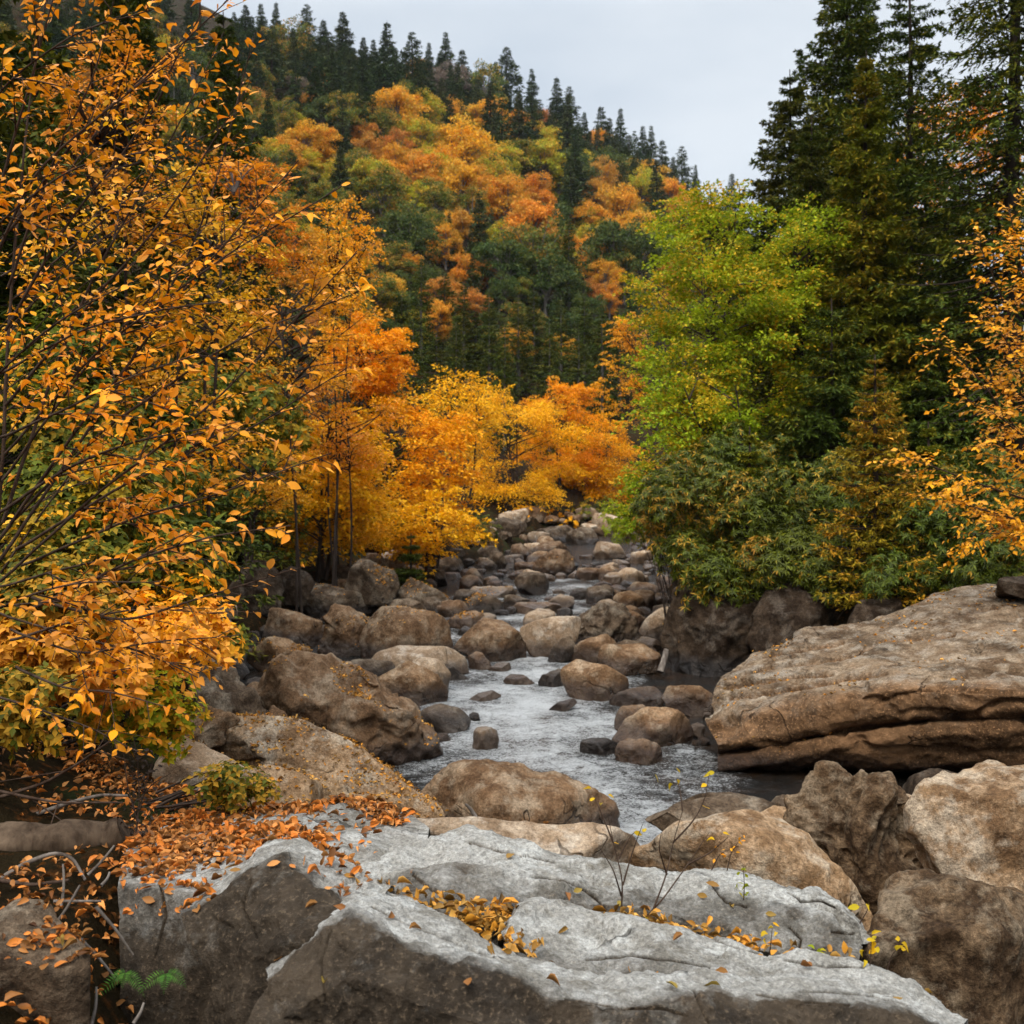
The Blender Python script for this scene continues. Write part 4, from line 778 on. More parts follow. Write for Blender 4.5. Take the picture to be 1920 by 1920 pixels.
def broadleaf(rng, Ht, rad, cz, nl, nsp, nleaf, size, spread=.5, spl=.7, stems=1, trunk_r=.09, droop=.2, flat=.35, templates=LEAF_MID, base_sp=.15, shell=.75, off=(0, 0)):
    """trunk, limbs and flat leafy twigs; rad = crown radii, cz = crown centre height"""
    cr, tr = MB(), MB(); rad = np.array(rad, float)
    a = unit(rng.normal(0, 1, (nl, 3))); ends = a * rad * (shell + (1 - shell) * rng.random((nl, 1))) * rng.uniform(.75, 1.05, (nl, 1)) + np.array([off[0], off[1], cz])
    bases = [np.array([rng.uniform(-1, 1) * base_sp * (stems > 1), rng.uniform(-1, 1) * base_sp * (stems > 1), 0]) for _ in range(stems)]
    tops = [b_ * 2.5 + np.array([rng.normal(0, .06) * Ht + off[0] * .8, rng.normal(0, .06) * Ht + off[1] * .8, min(Ht * .9, cz + rad[2] * .6)]) for b_ in bases]
    for b_, t_ in zip(bases, tops):
        w = np.linspace(0, 1, 8)[:, None]; pth = b_ * (1 - w) + t_ * w + np.sin(w * 5) * .02 * Ht * rng.normal(0, .5, 3)
        tr.tube(pth, np.linspace(trunk_r / math.sqrt(stems), .012, 8), 7)
    C, D = [], []
    for e in ends:
        k = rng.integers(0, stems); f = np.clip((e[2] - rng.uniform(.25, .7) * math.hypot(e[0], e[1])) / tops[k][2], .12, .92)
        st = bases[k] * (1 - f) + tops[k] * f; mid = st * .45 + e * .55 + UP * .10 * np.linalg.norm(e - st) + rng.normal(0, .05, 3) * Ht * .3
        w = np.linspace(0, 1, 7)[:, None]; pth = st * (1 - w) ** 2 + 2 * mid * w * (1 - w) + e * w * w
        tr.tube(pth, np.linspace(.012 + .018 * np.linalg.norm(e - st) / 2, .004, 7), 5)
        dd = unit(e - st)
        for _ in range(max(1, nsp // nl)):
            u = 1 - rng.random() ** 1.3 * .75
            p = st * (1 - u) ** 2 + 2 * mid * u * (1 - u) + e * u * u
            dv = unit(np.array([dd[0], dd[1], dd[2] * flat]) + rng.normal(0, spread, 3) * [1, 1, .45])
            C.append(p + rng.normal(0, .06, 3) * spl); D.append(dv)
    S = len(C)
    sprays(cr, rng, np.array(C), np.array(D), spl * rng.uniform(.6, 1.3, S), spl * .38, nleaf, size, templates, droop, .05 * spl, .5)
    return cr, tr
def tree(name, label, cat, parts, loc, group=None, rotz=0.0, scale=1.0):
    root = thing(name, label, cat, loc, group); root.rotation_euler = (0, 0, rotz); root.scale = (scale,) * 3
    for pn, mb, mat in parts: link(pn, mb.mesh(pn, M[mat]) if isinstance(mb, MB) else mb, root)
    return root

# ------------------------------------------------------------------ the far hillside
def find_d(px, py, h_of, d0=58, d1=400):
    """distance at which a tree of height h_of(d) standing on the hill has its top at (px, py)"""
    d = np.arange(d0, d1, .5); x = (px - 960) / F * d; z = CAM_H - (py - HORIZ) / F * d
    g = ground_z(x, d) + np.array([h_of(t) for t in d]); w = np.nonzero(g >= z)[0]
    return float(d[w[0]]) if len(w) else None
def hill_protos():
    rng = RNG(77); dec, con = [], []
    for k in range(6):
        nl = 34; a = unit(rng.normal(0, 1, (nl, 3)) + [0, 0, .25]); lob = a * np.array([.8, .8, .74 + .12 * (k % 3)]) * rng.uniform(.5, 1.12, (nl, 1)) + [0, 0, 1.3]; lob = lob + rng.normal(0, .12, 3) * [1, 1, 0]
        cr, tr = MB(), MB()
        for q in lob:
            n_ = 190; r_ = rng.uniform(.2, .4); v = unit(rng.normal(0, 1, (n_, 3))); rr = r_ * rng.random((n_, 1)) ** .45
            nrm = v * .6 + rng.normal(0, .5, (n_, 3)) + UP * .6; dr = rng.normal(0, 1, (n_, 3)) + v * .5; ti = rng.normal(0, .25, 2)
            pp = q + v * rr * [1.15, 1.15, .42]; pp[:, 2] += (pp[:, :2] - q[:2]) @ ti - .35 * np.linalg.norm(pp[:, :2] - q[:2], axis=1)
            leaves(cr, pp, dr, nrm, .085 * rng.uniform(.6, 1.3, n_), rng)
            w = np.linspace(0, 1, 5)[:, None]; st = np.array([0, 0, .45 + .3 * rng.random()]); tr.tube(st * (1 - w) + q * w + UP * .1 * np.sin(w * 3), np.linspace(.028, .008, 5), 4)
        tr.tube(np.array([(0, 0, -.3), (.01, 0, .5), (-.01, .02, 1.3)]), [.06, .05, .02], 6)
        dec.append((cr.mesh('crown', M['hill_green']), tr.mesh('trunk', M['bark_grey'])))
    for k in range(5):
        cr, tr = conifer(rng, 12, [2.2, 2.8, 2.5, 3.2, 2.1][k], .36, 7, 9, 3, .46, droop=.4, upt=.28, base=.1, prof=[.95, 1.05, 1.15, .85, 1.0][k], width=1.0, thin=[.05, 0, .08, .15, .0][k])
        tr.tube(np.array([(0, 0, -4.), (0, 0, .3)]), [.22, .2], 6)
        con.append((cr.mesh('crown', M['hill_needle']), tr.mesh('trunk', M['bark'])))
    return dec, con
DEC, CON = hill_protos()
HILL = []                          # px, py, kind, colour word, d, root
HNAMES = dict(orange='orange', gold='golden yellow', rust='rust brown', lime='yellow green', green='olive green', deep='deep green', bare='bare grey brown')
def add_decid(px, py, r, col, k):
    """crown centred on (px, py), r photograph pixels wide each way"""
    d = find_d(px, py - r, lambda t: 2.6 * r * t / F)
    if d is None: return
    s = r * d / F * 1.34; rng = RNG(int(px * 7 + py))
    x = (px - 960) / F * d; z = float(ground_z(x, d))
    root = thing('broadleaf_tree', 'x', 'tree', (x, d, z), 'broadleaf trees on the far hillside'); cm, tm = DEC[k % 6]
    root.rotation_euler = (0, 0, rng.uniform(0, 6.28)); root.scale = (s, s, s * rng.uniform(.92, 1.1))
    c = link('crown', cm, root); link('trunk', tm, root); set_mat(c, {'crown': M['hill_' + col]})
    HILL.append((px, py, 'broadleaf', HNAMES[col], d, root))
def add_con(px, py, hpx, k, mat='hill_needle', dmin=58):
    """spruce with its tip at (px, py), hpx photograph pixels tall"""
    hpx = hpx * 1.4 * (.78 + .4 * ((px * .731 + py * .377) % 1.0)); d = find_d(px, py, lambda t: hpx * t / F, dmin)
    if d is None: return
    h = hpx * d / F; rng = RNG(int(px * 5 + py * 3)); x = (px - 960) / F * d; z = float(ground_z(x, d))
    root = thing('spruce', 'x', 'tree', (x, d, z), 'spruces on the far hillside'); cm, tm = CON[k % 5]
    root.rotation_euler = (0, 0, rng.uniform(0, 6.28)); s = h / 12; w = s * rng.uniform(1.1, 1.65); root.scale = (w, w, s)
    c = link('crown', cm, root); link('trunk', tm, root)
    if mat != 'hill_needle': set_mat(c, {'crown': M[mat]})
    HILL.append((px, py, 'spruce', {'hill_needle': 'dark', 'hill_needle2': 'pale green'}.get(mat, 'shaded'), d, root))
T3 = [  # crowns seen on the hill (crop of the photograph, 1.92 times enlarged from 450, 0)
 ('orange', [(570,420,80),(300,300,45),(910,430,60),(990,450,50),(1280,530,55),(640,640,75),(780,690,80),(570,600,60),(960,730,90),(1060,700,60),(1040,830,105),(1380,770,80),(1430,860,70),(1460,640,65),(1540,720,70),(230,510,70),(290,540,60),(930,300,35),(740,880,60),(820,970,50),(1310,1010,50),(150,560,60),(1600,790,60)]),
 ('gold', [(790,540,88),(890,440,65),(720,590,50),(1000,500,40)]), ('rust', [(890,220,45),(810,830,70),(250,390,42),(440,500,50),(1650,800,60),(640,260,45),(1310,660,60),(1090,440,40),(470,560,50)]),
 ('lime', [(640,390,65),(640,500,70),(960,590,60),(1090,600,70),(890,640,60),(1060,520,55),(1240,800,60),(1260,880,50),(1440,690,60),(480,650,70),(930,870,60),(1110,520,55),(180,450,40)]),
 ('green', [(520,720,80),(1060,930,100),(380,450,70),(880,330,70),(1400,650,60),(160,170,75),(520,480,55),(400,620,60),(700,760,55),(110,620,60)]),
 ('deep', [(1330,620,75),(1180,640,70),(600,860,85),(1350,930,95),(1420,930,90),(870,850,50),(960,960,90),(300,430,60),(1100,1000,90)]), ('bare', [(740,310,62),(690,330,40),(880,830,38),(200,330,45)])]
for col, lst in T3:
    for k, (cx, cy, r) in enumerate(lst): add_decid(450 + cx / 1.92, cy / 1.92, r / 1.92, col, k * 3 + len(col))
for k, (cx, cy, hh) in enumerate([(20,15,150),(75,10,150),(130,5,150),(240,15,170),(300,70,150),(370,40,190),(480,140,150),(530,75,230),(620,115,200),(680,150,160),(740,112,180),(800,175,160),(850,250,120),(960,168,190),(920,220,120),(1050,245,150),(1085,260,120),(1140,275,150),(1185,310,120),(1220,340,130),(1245,345,110),(1300,380,170),(1370,385,190),(1420,470,130),(1450,450,170),(1480,450,160),(1520,500,160),(1560,560,120),(1590,525,170),(1640,590,130),(1690,590,140),(1730,640,120),(1770,620,160),(1810,650,120),(430,290,200),(330,180,200),(370,350,220),(200,200,200),(800,380,150),(1180,340,200),(1130,360,160),(1190,560,190),(1400,480,200),(1350,470,180),(1240,400,150),(860,690,200),(1330,420,150),(1500,570,170),(1600,640,130),(100,330,190),(60,180,200),(440,180,180),(560,240,150),(1000,330,140),(1060,360,130)]):
    add_con(450 + cx / 1.92, cy / 1.92, hh / 1.92, k, 'hill_needle2' if k in (34, 36, 39, 41, 43, 45, 47, 50, 5, 12, 19, 30) else 'hill_needle')
# the rest of the wood between them
_r = RNG(9)
for gy_ in np.arange(-30, 660, 30):
    for gx_ in np.arange(-60, 1430, 38):
        px, py = gx_ + _r.uniform(-15, 15), gy_ + _r.uniform(-11, 11); edge = np.interp(px, [300, 450, 640, 850, 960, 1080, 1280, 1380, 1450], [-60, 5, 60, 105, 140, 205, 310, 365, 400])
        q = _r.random()
        if py < edge + 6 or (px < 330 and py > 240) or (px > 1290 and py > 430): continue
        if any(abs(px - h[0]) < 18 and abs(py - h[1]) < 17 for h in HILL): continue
        if py < edge + 85 or q < (.5 if px < 640 and py < 260 else .2): add_con(px, py, _r.uniform(60, 100), int(_r.integers(5)), 'hill_needle2' if _r.random() < .35 else 'hill_needle')
        else: add_decid(px, py + 16, _r.uniform(20, 33), _r.choice(['green', 'deep', 'lime', 'rust', 'orange'], p=[.5, .3, .1, .05, .05] if px < 640 and py < 260 else [.38, .28, .13, .08, .13]), int(_r.integers(6)))
for k, px in enumerate(np.arange(440, 1385, 25)):
    ex = px + _r.uniform(-9, 9); add_con(ex, np.interp(ex, [300, 450, 640, 850, 960, 1080, 1280, 1380, 1450], [-60, 5, 60, 105, 140, 205, 310, 365, 400]) + _r.uniform(-2, 34), _r.uniform(62, 100), k, 'hill_needle2' if k % 3 == 0 else 'hill_needle')
def label_hill():
    groups = {}
    for h in HILL:
        band = 'lower' if h[4] < 135 else 'middle' if h[4] < 205 else 'upper'
        if h[2] == 'spruce' and h[1] < np.interp(h[0], [450, 640, 850, 960, 1080, 1280, 1380, 1450], [5, 60, 105, 140, 205, 310, 365, 400]) + 14: band = 'skyline'
        sec = 'far left' if h[0] < 430 else 'left' if h[0] < 690 else 'centre' if h[0] < 1010 else 'right'
        groups.setdefault((h[2], h[3], band, sec), []).append(h)
    for (kind, colw, band, sec), hs in groups.items():
        for i, h in enumerate(sorted(hs, key=lambda q: q[0])):
            o = h[5]; where = 'on the %s ridge' % band if band == 'skyline' else 'on the %s slope' % band
            what = ('%s pointed spruce' % colw) if kind == 'spruce' else '%s rounded tree' % colw
            o['label'] = '%s %s, %s part, %s from the left' % (what, where, sec, ordinal(i))
            if len(hs) == 1: o['label'] = '%s %s, the only one in its %s part' % (what, where, sec)
label_hill()
# the dark spruces at the foot of the hill
def foot_spruces():
    rng = RNG(31); pr = []
    for k in range(3):
        cr, tr = conifer(rng, 14, [2.6, 3.0, 2.3][k], .34, 7, 12, 4, .30, droop=.38, upt=.3, base=.04, prof=.72, limbs=False)
        pr.append((cr.mesh('crown', M['needle_mid']), tr.mesh('trunk', M['bark_grey'])))
    sp = [(520,220,82),(640,310,88),(740,350,84),(870,390,80),(1020,420,84),(1100,385,88),(1280,20,105),(1240,430,82),(1360,400,88),(1450,450,84),(1540,480,88),(340,600,66),(600,620,68),(420,420,84),(950,560,74),(700,560,74),(1180,560,76),(800,500,86),(480,560,70),(1330,600,78)]
    lab = []
    for i, (cx, cy, d) in enumerate(sp):
        px, py = 600 + cx / 2.743, 400 + cy / 2.743; x = (px - 960) / F * d; g = float(ground_z(x, d)); top = CAM_H - (py - HORIZ) / F * d
        h = max(top - g + .3, 4); root = thing('spruce', 'x', 'tree', (x, d, g - .3), 'dark spruces at the foot of the hill'); cm, tm = pr[i % 3]
        s = h / 14; w = max(s, .62) * rng.uniform(.95, 1.2); root.scale = (w, w, s); root.rotation_euler = (0, 0, rng.uniform(0, 6.28))
        link('crown', cm, root); link('trunk', tm, root); lab.append((px, root, py))
    for i, (px, root, py) in enumerate(sorted(lab, key=lambda q: q[0])):
        root['label'] = 'tall spruce with a sharp dark tip rising above its whole row' if py < 420 else 'dark spruce in the row above the golden trees, %s from the left' % ordinal(i)
foot_spruces()
# ------------------------------------------------------------------ golden trees along the bank upstream
def at_ground(px, d, dz=0.0):
    x = (px - 960) / F * d; return (x, d, float(ground_z(x, d)) + dz)
def gold(px, py, rx, ry, d, label, seed, mat='leaf_gold', nsp=420, nleaf=34, size=.13, group='golden trees on the bank upstream', name='golden_beech', bark='bark', ds=1.0, root=None, rd=None, **k):
    """crown centred on (px, py) with radii rx, ry photograph pixels"""
    x, y, g = at_ground(px if root is None else root, d if rd is None else rd); k['off'] = ((px - 960) / F * d - x, d - y); zc = CAM_H - (py - HORIZ) / F * d; rad = (rx * d / F, rx * d / F * ds, ry * d / F)
    cz = zc - g; kw = dict(spl=.28 * rad[0] + .3, stems=3, trunk_r=.11, droop=.3); kw.update(k)
    cr, tr = broadleaf(RNG(seed), cz + rad[2], rad, cz, 44, nsp, nleaf, size, **kw)
    return tree(name, label, 'tree', [('crown', cr, mat), ('trunk', tr, bark)], (x, y, g), group)
gold(750, 880, 150, 180, 37, 'bright golden tree leaning over the boulders, leftmost of the golden bank trees', 201, nsp=620)
gold(860, 760, 95, 70, 46, 'thin brownish golden tree with bare twigs showing, behind the bright golden pair', 202, mat='leaf_gold', nsp=240, nleaf=22)
gold(965, 865, 125, 160, 58, 'bright golden tree in the middle of the bank trees, reaching down to the far boulders', 203, nsp=760, nleaf=42, size=.115)
gold(1050, 810, 80, 115, 64, 'tall amber tree behind the middle golden tree', 204, nsp=440, nleaf=42, size=.12)
gold(1125, 880, 95, 115, 67, 'orange amber tree at the bend, rightmost of the golden bank trees', 205, mat='leaf_gold', nsp=560, nleaf=42, size=.13)
gold(1110, 915, 80, 65, 66, 'amber bush closing the view where the stream bends away', 210, nsp=300, nleaf=40, size=.15)
gold(1165, 680, 50, 110, 60, 'narrow orange tree half hidden behind the yellow green birch', 206, mat='leaf_hero', nsp=200, nleaf=26, root=1290)
gold(600, 900, 130, 150, 30, 'orange tree on the left bank behind the beech branches', 207, mat='leaf_gold', nsp=420)
gold(690, 660, 90, 90, 38, 'golden tree with a few green leaves above the leftmost bank tree', 208, nsp=320)
gold(800, 985, 105, 55, 33, 'low orange branches hanging over the shaded left boulders', 209, mat='leaf_gold', nsp=220, nleaf=30)
gold(640, 950, 120, 75, 31, 'low golden tree spreading over the dark boulders of the left bank', 211, nsp=300, nleaf=32, size=.09)
# thinner orange trees behind the big beech on the left
for i, (px, py, rx, ry, d, lb) in enumerate([(470, 400, 110, 160, 26, 'orange leaved tree with bare dark limbs behind the upper beech branches'), (630, 500, 85, 130, 27, 'orange tree at the right edge of the beech, below the hill'),
        (560, 620, 150, 150, 25, 'dense orange tree behind the middle of the beech'), (645, 770, 110, 130, 28, 'orange tree beside the golden bank trees'), (380, 500, 150, 190, 13, 'rusty sapling deep behind the beech branches'),
        (470, 860, 130, 110, 25, 'low rusty tree above the shaded rocks on the left'), (230, 260, 190, 240, 13.0, 'rusty orange sapling behind the upper left beech branches'), (300, 760, 170, 170, 12.5, 'rusty sapling behind the lower beech branches')]):
    gold(px, py, rx, ry, d, lb, 220 + i, mat='leaf_rust' if i in (0, 4, 6) else 'leaf_hero', nsp=200, nleaf=26, size=.085 if d > 20 else .06, group='orange trees behind the beech', name='beech_sapling', spl=.6 if d > 20 else .42, stems=2, trunk_r=.045)
# evergreen and green trees of the left bank
def pine(px, d, top, R, label, seed, mat='needle_mid', step=.2, nb=9, ntw=24, nc=9, card=.14, name='hemlock', group='evergreens of the left bank', base=.05, prof=.75, lean=0.0, sink=.3, limbs=True, thin=.05, bark='bark', droop=.35, upt=.22, width=1.0):
    x, y, g = at_ground(px, d, -sink); h = CAM_H - (top - HORIZ) / F * d - g
    cr, tr = conifer(RNG(seed), h, R, step, nb, ntw, nc, card, droop, upt, base, prof, limbs, lean, width, thin)
    return tree(name, label, 'tree', [('crown', cr, mat), ('trunk', tr, bark)], (x, y, g), group)
pine(70, 17, 40, 2.5, 'tall green hemlock glimpsed behind the beech trunk', 301)
pine(230, 20, -120, 2.6, 'tall dark hemlock glimpsed through the middle beech branches', 302)
pine(420, 29, 20, 2.8, 'green hemlock at the top left beside the hill', 303)
pine(170, 13, 480, 1.5, 'bright green young hemlock low behind the beech', 304, mat='needle_olive', card=.11)
pine(590, 38, 850, 1.9, 'dark hemlock shading the boulders of the left bank', 305, mat='needle_dark')
pine(690, 40, 620, 3.0, 'dark hemlock between the orange saplings and the golden trees', 306, mat='needle_dark')
pine(470, 33, 850, 1.5, 'small dark hemlock behind the black boulder', 307, mat='needle_dark')
pine(-120, 11, -300, 3.0, 'green hemlock at the left edge of the picture', 308)
pine(770, 30, 1000, .8, 'tiny green fir on the bank beside the grey boulder', 309, mat='needle_mid', group='small firs of the banks', name='young_fir', card=.1)
# ------------------------------------------------------------------ right bank
gold(1365, 640, 185, 250, 25, 'yellow green birch leaning over the stream on the right bank', 401, mat='leaf_lime', nsp=900, nleaf=40, size=.09, group='broadleaf trees of the right bank', name='birch', spl=.8, stems=3, trunk_r=.12, droop=.15, ds=.8)
gold(1340, 450, 130, 110, 27, 'paler yellow green birch with an orange tip behind the leaning one', 402, mat='leaf_lime', nsp=380, nleaf=36, size=.09, group='broadleaf trees of the right bank', name='birch', spl=.7)
gold(1480, 540, 110, 190, 26, 'green birch merging into the dark spruces', 403, mat='leaf_lime', nsp=360, nleaf=36, size=.09, group='broadleaf trees of the right bank', name='birch', spl=.7)
gold(1290, 770, 95, 80, 23, 'drooping green birch branches low over the water on the right', 404, mat='leaf_lime', nsp=330, nleaf=34, size=.085, group='broadleaf trees of the right bank', name='birch', spl=.7, droop=.45, root=1420, rd=23.5)
gold(1230, 920, 75, 70, 25, 'small orange and green bush hanging over the pool', 405, mat='leaf_lime', nsp=200, nleaf=30, size=.085, group='broadleaf trees of the right bank', name='birch', spl=.55, droop=.4, root=1375, rd=25.5)
gold(1790, 330, 120, 190, 42, 'orange maple glowing behind the dark spruces at the upper right', 406, mat='leaf_gold', nsp=420, nleaf=28, size=.15, group='broadleaf trees of the right bank', name='maple')
gold(1740, 640, 130, 130, 38, 'orange undergrowth tree behind the tall spruce trunk', 407, mat='leaf_gold', nsp=320, nleaf=28, size=.14, group='broadleaf trees of the right bank', name='maple')
gold(1900, 620, 130, 130, 36, 'golden maple behind the rightmost spruce', 408, mat='leaf_rust', nsp=300, nleaf=26, size=.14, group='broadleaf trees of the right bank', name='maple')
gk = 'tall evergreens of the right bank'
pine(1590, 33, -110, 5.0, 'tall dark spruce, leftmost of the evergreens on the right bank', 411, mat='needle_dark', group=gk, name='spruce', base=.08, prof=.8, thin=.0, card=.2, droop=.45)
pine(1705, 28, -90, 2.7, 'tall thin spruce with a bare straight trunk in the middle of the evergreens', 412, mat='needle_dark', group=gk, name='spruce', base=.06, thin=.3, ntw=17, card=.15)
pine(1900, 25, -480, 4.2, 'thick trunked spruce at the right edge with ragged drooping boughs', 413, mat='needle_dark', group=gk, name='spruce', base=.15, prof=.7, thin=.28, droop=.5)
pine(1622, 26.0, 95, 2.7, 'olive green tamarack with a slim pointed top among the evergreens', 414, mat='needle_olive', group=gk, name='tamarack', base=.05, prof=.9, card=.16)
pine(1520, 29, 215, 2.6, 'mid green hemlock behind the birch crown', 415, mat='needle_mid', group=gk, name='hemlock', base=.1)
pine(1800, 30, 330, 2.8, 'dark hemlock between the two tallest spruces', 416, mat='needle_dark', group=gk, name='hemlock', base=.05)
pine(1560, 23.5, 560, 2.5, 'low dark hemlock under the birch and the spruces', 417, mat='needle_dark', group=gk, name='hemlock', base=.02)
pine(1480, 31, 130, 3.0, 'ragged evergreen against the sky left of the tall spruce', 418, mat='needle_mid', group=gk, name='hemlock', base=.1, thin=.1, prof=.7)
pine(1760, 24.5, 640, 2.2, 'low dark hemlock behind the orange beech on the right', 419, mat='needle_dark', group=gk, name='hemlock', base=.02)
pine(1640, 18.0, 665, 1.3, 'golden olive young spruce standing among the rhododendrons', 420, mat='needle_gold', group='small firs of the banks', name='young_fir', step=.11, nb=8, ntw=18, nc=6, card=.085, prof=.8, base=.0, sink=.2, droop=.2, upt=.25)
pine(1405, 20.5, 800, .75, 'little green fir poking out above the rhododendrons', 421, mat='needle_olive', group='small firs of the banks', name='young_fir', step=.15, card=.09, prof=.8, base=.0)
pine(1740, 19, 790, .8, 'small olive fir behind the hanging orange branch', 422, mat='needle_olive', group='small firs of the banks', name='young_fir', step=.15, card=.09, prof=.8, base=.0)
pine(1385, 39, 345, 1.6, 'dark fir top at the notch between hill and birch', 423, mat='needle_dark', group=gk, name='hemlock', base=.1)

def rhodo(px, py, rx, ry, d, label, seed, nros=420, mat='leaf_rhodo', leaf=.13, ds=.7, name='rhododendron', group='rhododendrons above the cliff', per=9, tpl=LEAF_LONG):
    rng = RNG(seed); c = P(px, py, d); rad = np.array([rx * d / F, rx * d / F * ds, ry * d / F])
    fo, stm = MB(), MB(); base = np.array([c[0], c[1], min(float(ground_z(c[0], c[1])), c[2] - rad[2])]) - UP * .1
    gap = c[2] - rad[2] - base[2]
    if gap > .8 and c[0] > 0 and d > 24: bx = c[0] + 1.0 * gap + rad[0] * .6; base = np.array([bx, c[1], float(ground_z(bx, c[1])) - .1])
    if gap > .3 and c[0] < 0:       # a shrub leaning out from higher up the bank
        bx = c[0] - 1.1 * gap - rad[0] * .5; base = np.array([bx, c[1] + .3, float(ground_z(bx, c[1] + .3)) - .1])
    nl = 16; a = unit(rng.normal(0, 1, (nl, 3)) + [0, -.25, .2]); lob = a * rad * rng.uniform(.45, .75, (nl, 1)) + (c - base); lr = rad.mean() * rng.uniform(.34, .55, nl)
    k = rng.integers(0, nl, nros); v = unit(rng.normal(0, 1, (nros, 3)) + [0, -.35, .35]); tips = lob[k] + v * (lr[k] * rng.uniform(.75, 1.05, nros))[:, None]
    ax = unit(v + UP * .7 + rng.normal(0, .3, (nros, 3)))
    s1 = unit(np.cross(ax, rng.normal(0, 1, (nros, 3)))); s2 = np.cross(ax, s1); ph = (np.arange(per) / per * 2 * math.pi)[None] + rng.uniform(0, 6, (nros, 1))
    dr = s1[:, None] * np.cos(ph)[..., None] + s2[:, None] * np.sin(ph)[..., None] + ax[:, None] * rng.uniform(-.25, .5, (nros, per, 1)) - UP * .15
    nr = ax[:, None] + rng.normal(0, .2, (nros, per, 3))
    leaves(fo, np.repeat(tips[:, None], per, 1).reshape(-1, 3), dr.reshape(-1, 3), nr.reshape(-1, 3), leaf * rng.uniform(.7, 1.25, nros * per), rng, tpl)
    for q in range(0, nros, 26):
        m_ = lob[k[q]] * .55 + rng.normal(0, .05, 3); w = np.linspace(0, 1, 5)[:, None]; b0 = np.array([rng.normal(0, .2), rng.normal(0, .1), 0])
        stm.tube(b0 * (1 - w) ** 2 + 2 * m_ * w * (1 - w) + tips[q] * w * w, np.linspace(.011, .003, 5), 4)
    return tree(name, label, 'shrub', [('foliage', fo, mat), ('stems', stm, 'bark')], tuple(base), group)
rhodo(1290, 960, 110, 120, 20.3, 'dark rhododendron at the stream end of the cliff top', 501, 1050, leaf=.105)
rhodo(1340, 1070, 110, 70, 19.4, 'dark rhododendron hanging down over the dark cliff', 502, 780, leaf=.105)
rhodo(1440, 960, 110, 100, 19.8, 'rhododendron with yellow leaf rosettes in the middle of the bank', 503, 960, leaf=.105)
rhodo(1490, 1060, 120, 80, 19.0, 'rhododendron tangled with orange leaves above the pale cliff', 504, 900, leaf=.105)
rhodo(1580, 1085, 90, 60, 18.4, 'rhododendron in shade below the golden young spruce', 505, 630, leaf=.105)
rhodo(1740, 1010, 110, 85, 17.8, 'bright green rhododendron right of the golden young spruce', 506, 840, leaf=.105)
rhodo(1850, 1060, 120, 70, 17.2, 'rhododendron above the slab at the right edge', 507, 720, leaf=.105)
rhodo(1680, 1090, 100, 50, 17.4, 'low rhododendron along the crest of the slab', 508, 380, leaf=.10)
rhodo(1560, 930, 90, 90, 20.5, 'rhododendron rising behind the young spruce', 509, 630, leaf=.105)
rhodo(1840, 920, 110, 90, 19.5, 'dark rhododendron behind the hanging orange branch', 510, 630, leaf=.105)
rhodo(1180, 985, 60, 45, 27, 'green bush trailing over the far pool', 511, 260, mat='leaf_lime', leaf=.1)
rhodo(1380, 870, 120, 70, 21.5, 'rhododendron under the lowest birch branches', 512, 690, leaf=.105)
# undergrowth of the left bank
sg = 'undergrowth shrubs of the left bank'
rhodo(600, 955, 70, 35, 32, 'dark evergreen shrub above the long dark boulder', 521, 420, mat='leaf_rhodo', group=sg, name='shrub')
rhodo(715, 985, 50, 28, 36, 'dark shrub behind the square dark boulder', 522, 260, group=sg, name='shrub')
rhodo(150, 950, 190, 130, 8.2, 'green leafed shrub behind the beech trunk', 523, 900, mat='leaf_green', leaf=.06, per=7, tpl=LEAF_MID, group=sg, name='shrub')
rhodo(300, 1070, 140, 90, 8.0, 'yellow and green shrub under the lowest beech branches', 524, 600, mat='leaf_green', leaf=.045, per=7, tpl=LEAF_MID, group=sg, name='shrub')
rhodo(90, 1150, 140, 110, 6.4, 'dull green bramble thicket at the left edge', 525, 640, mat='leaf_green', leaf=.05, per=6, tpl=LEAF_MID, group=sg, name='shrub')
rhodo(260, 1240, 170, 90, 6.6, 'orange leafed low shrub above the fallen log', 526, 200, mat='leaf_hero', leaf=.05, per=6, tpl=LEAF_MID, group=sg, name='shrub')
rhodo(350, 1120, 60, 45, 9.5, 'bright yellow bush against the black boulder', 527, 200, mat='leaf_gold', leaf=.05, per=6, tpl=LEAF_MID, group=sg, name='shrub')
rhodo(60, 1330, 120, 80, 5.6, 'thin green bramble over the fallen log', 528, 300, mat='leaf_green', leaf=.045, per=5, tpl=LEAF_MID, group=sg, name='shrub')
rhodo(430, 800, 160, 120, 17, 'olive undergrowth behind the rusty saplings', 529, 600, mat='leaf_green', leaf=.1, per=7, tpl=LEAF_MID, group=sg, name='shrub')
rhodo(440, 1480, 110, 55, 5.7, 'low green and red bramble growing out of the leaf drift', 530, 210, mat='leaf_green', leaf=.036, per=5, tpl=LEAF_MID, group=sg, name='shrub', ds=.5)
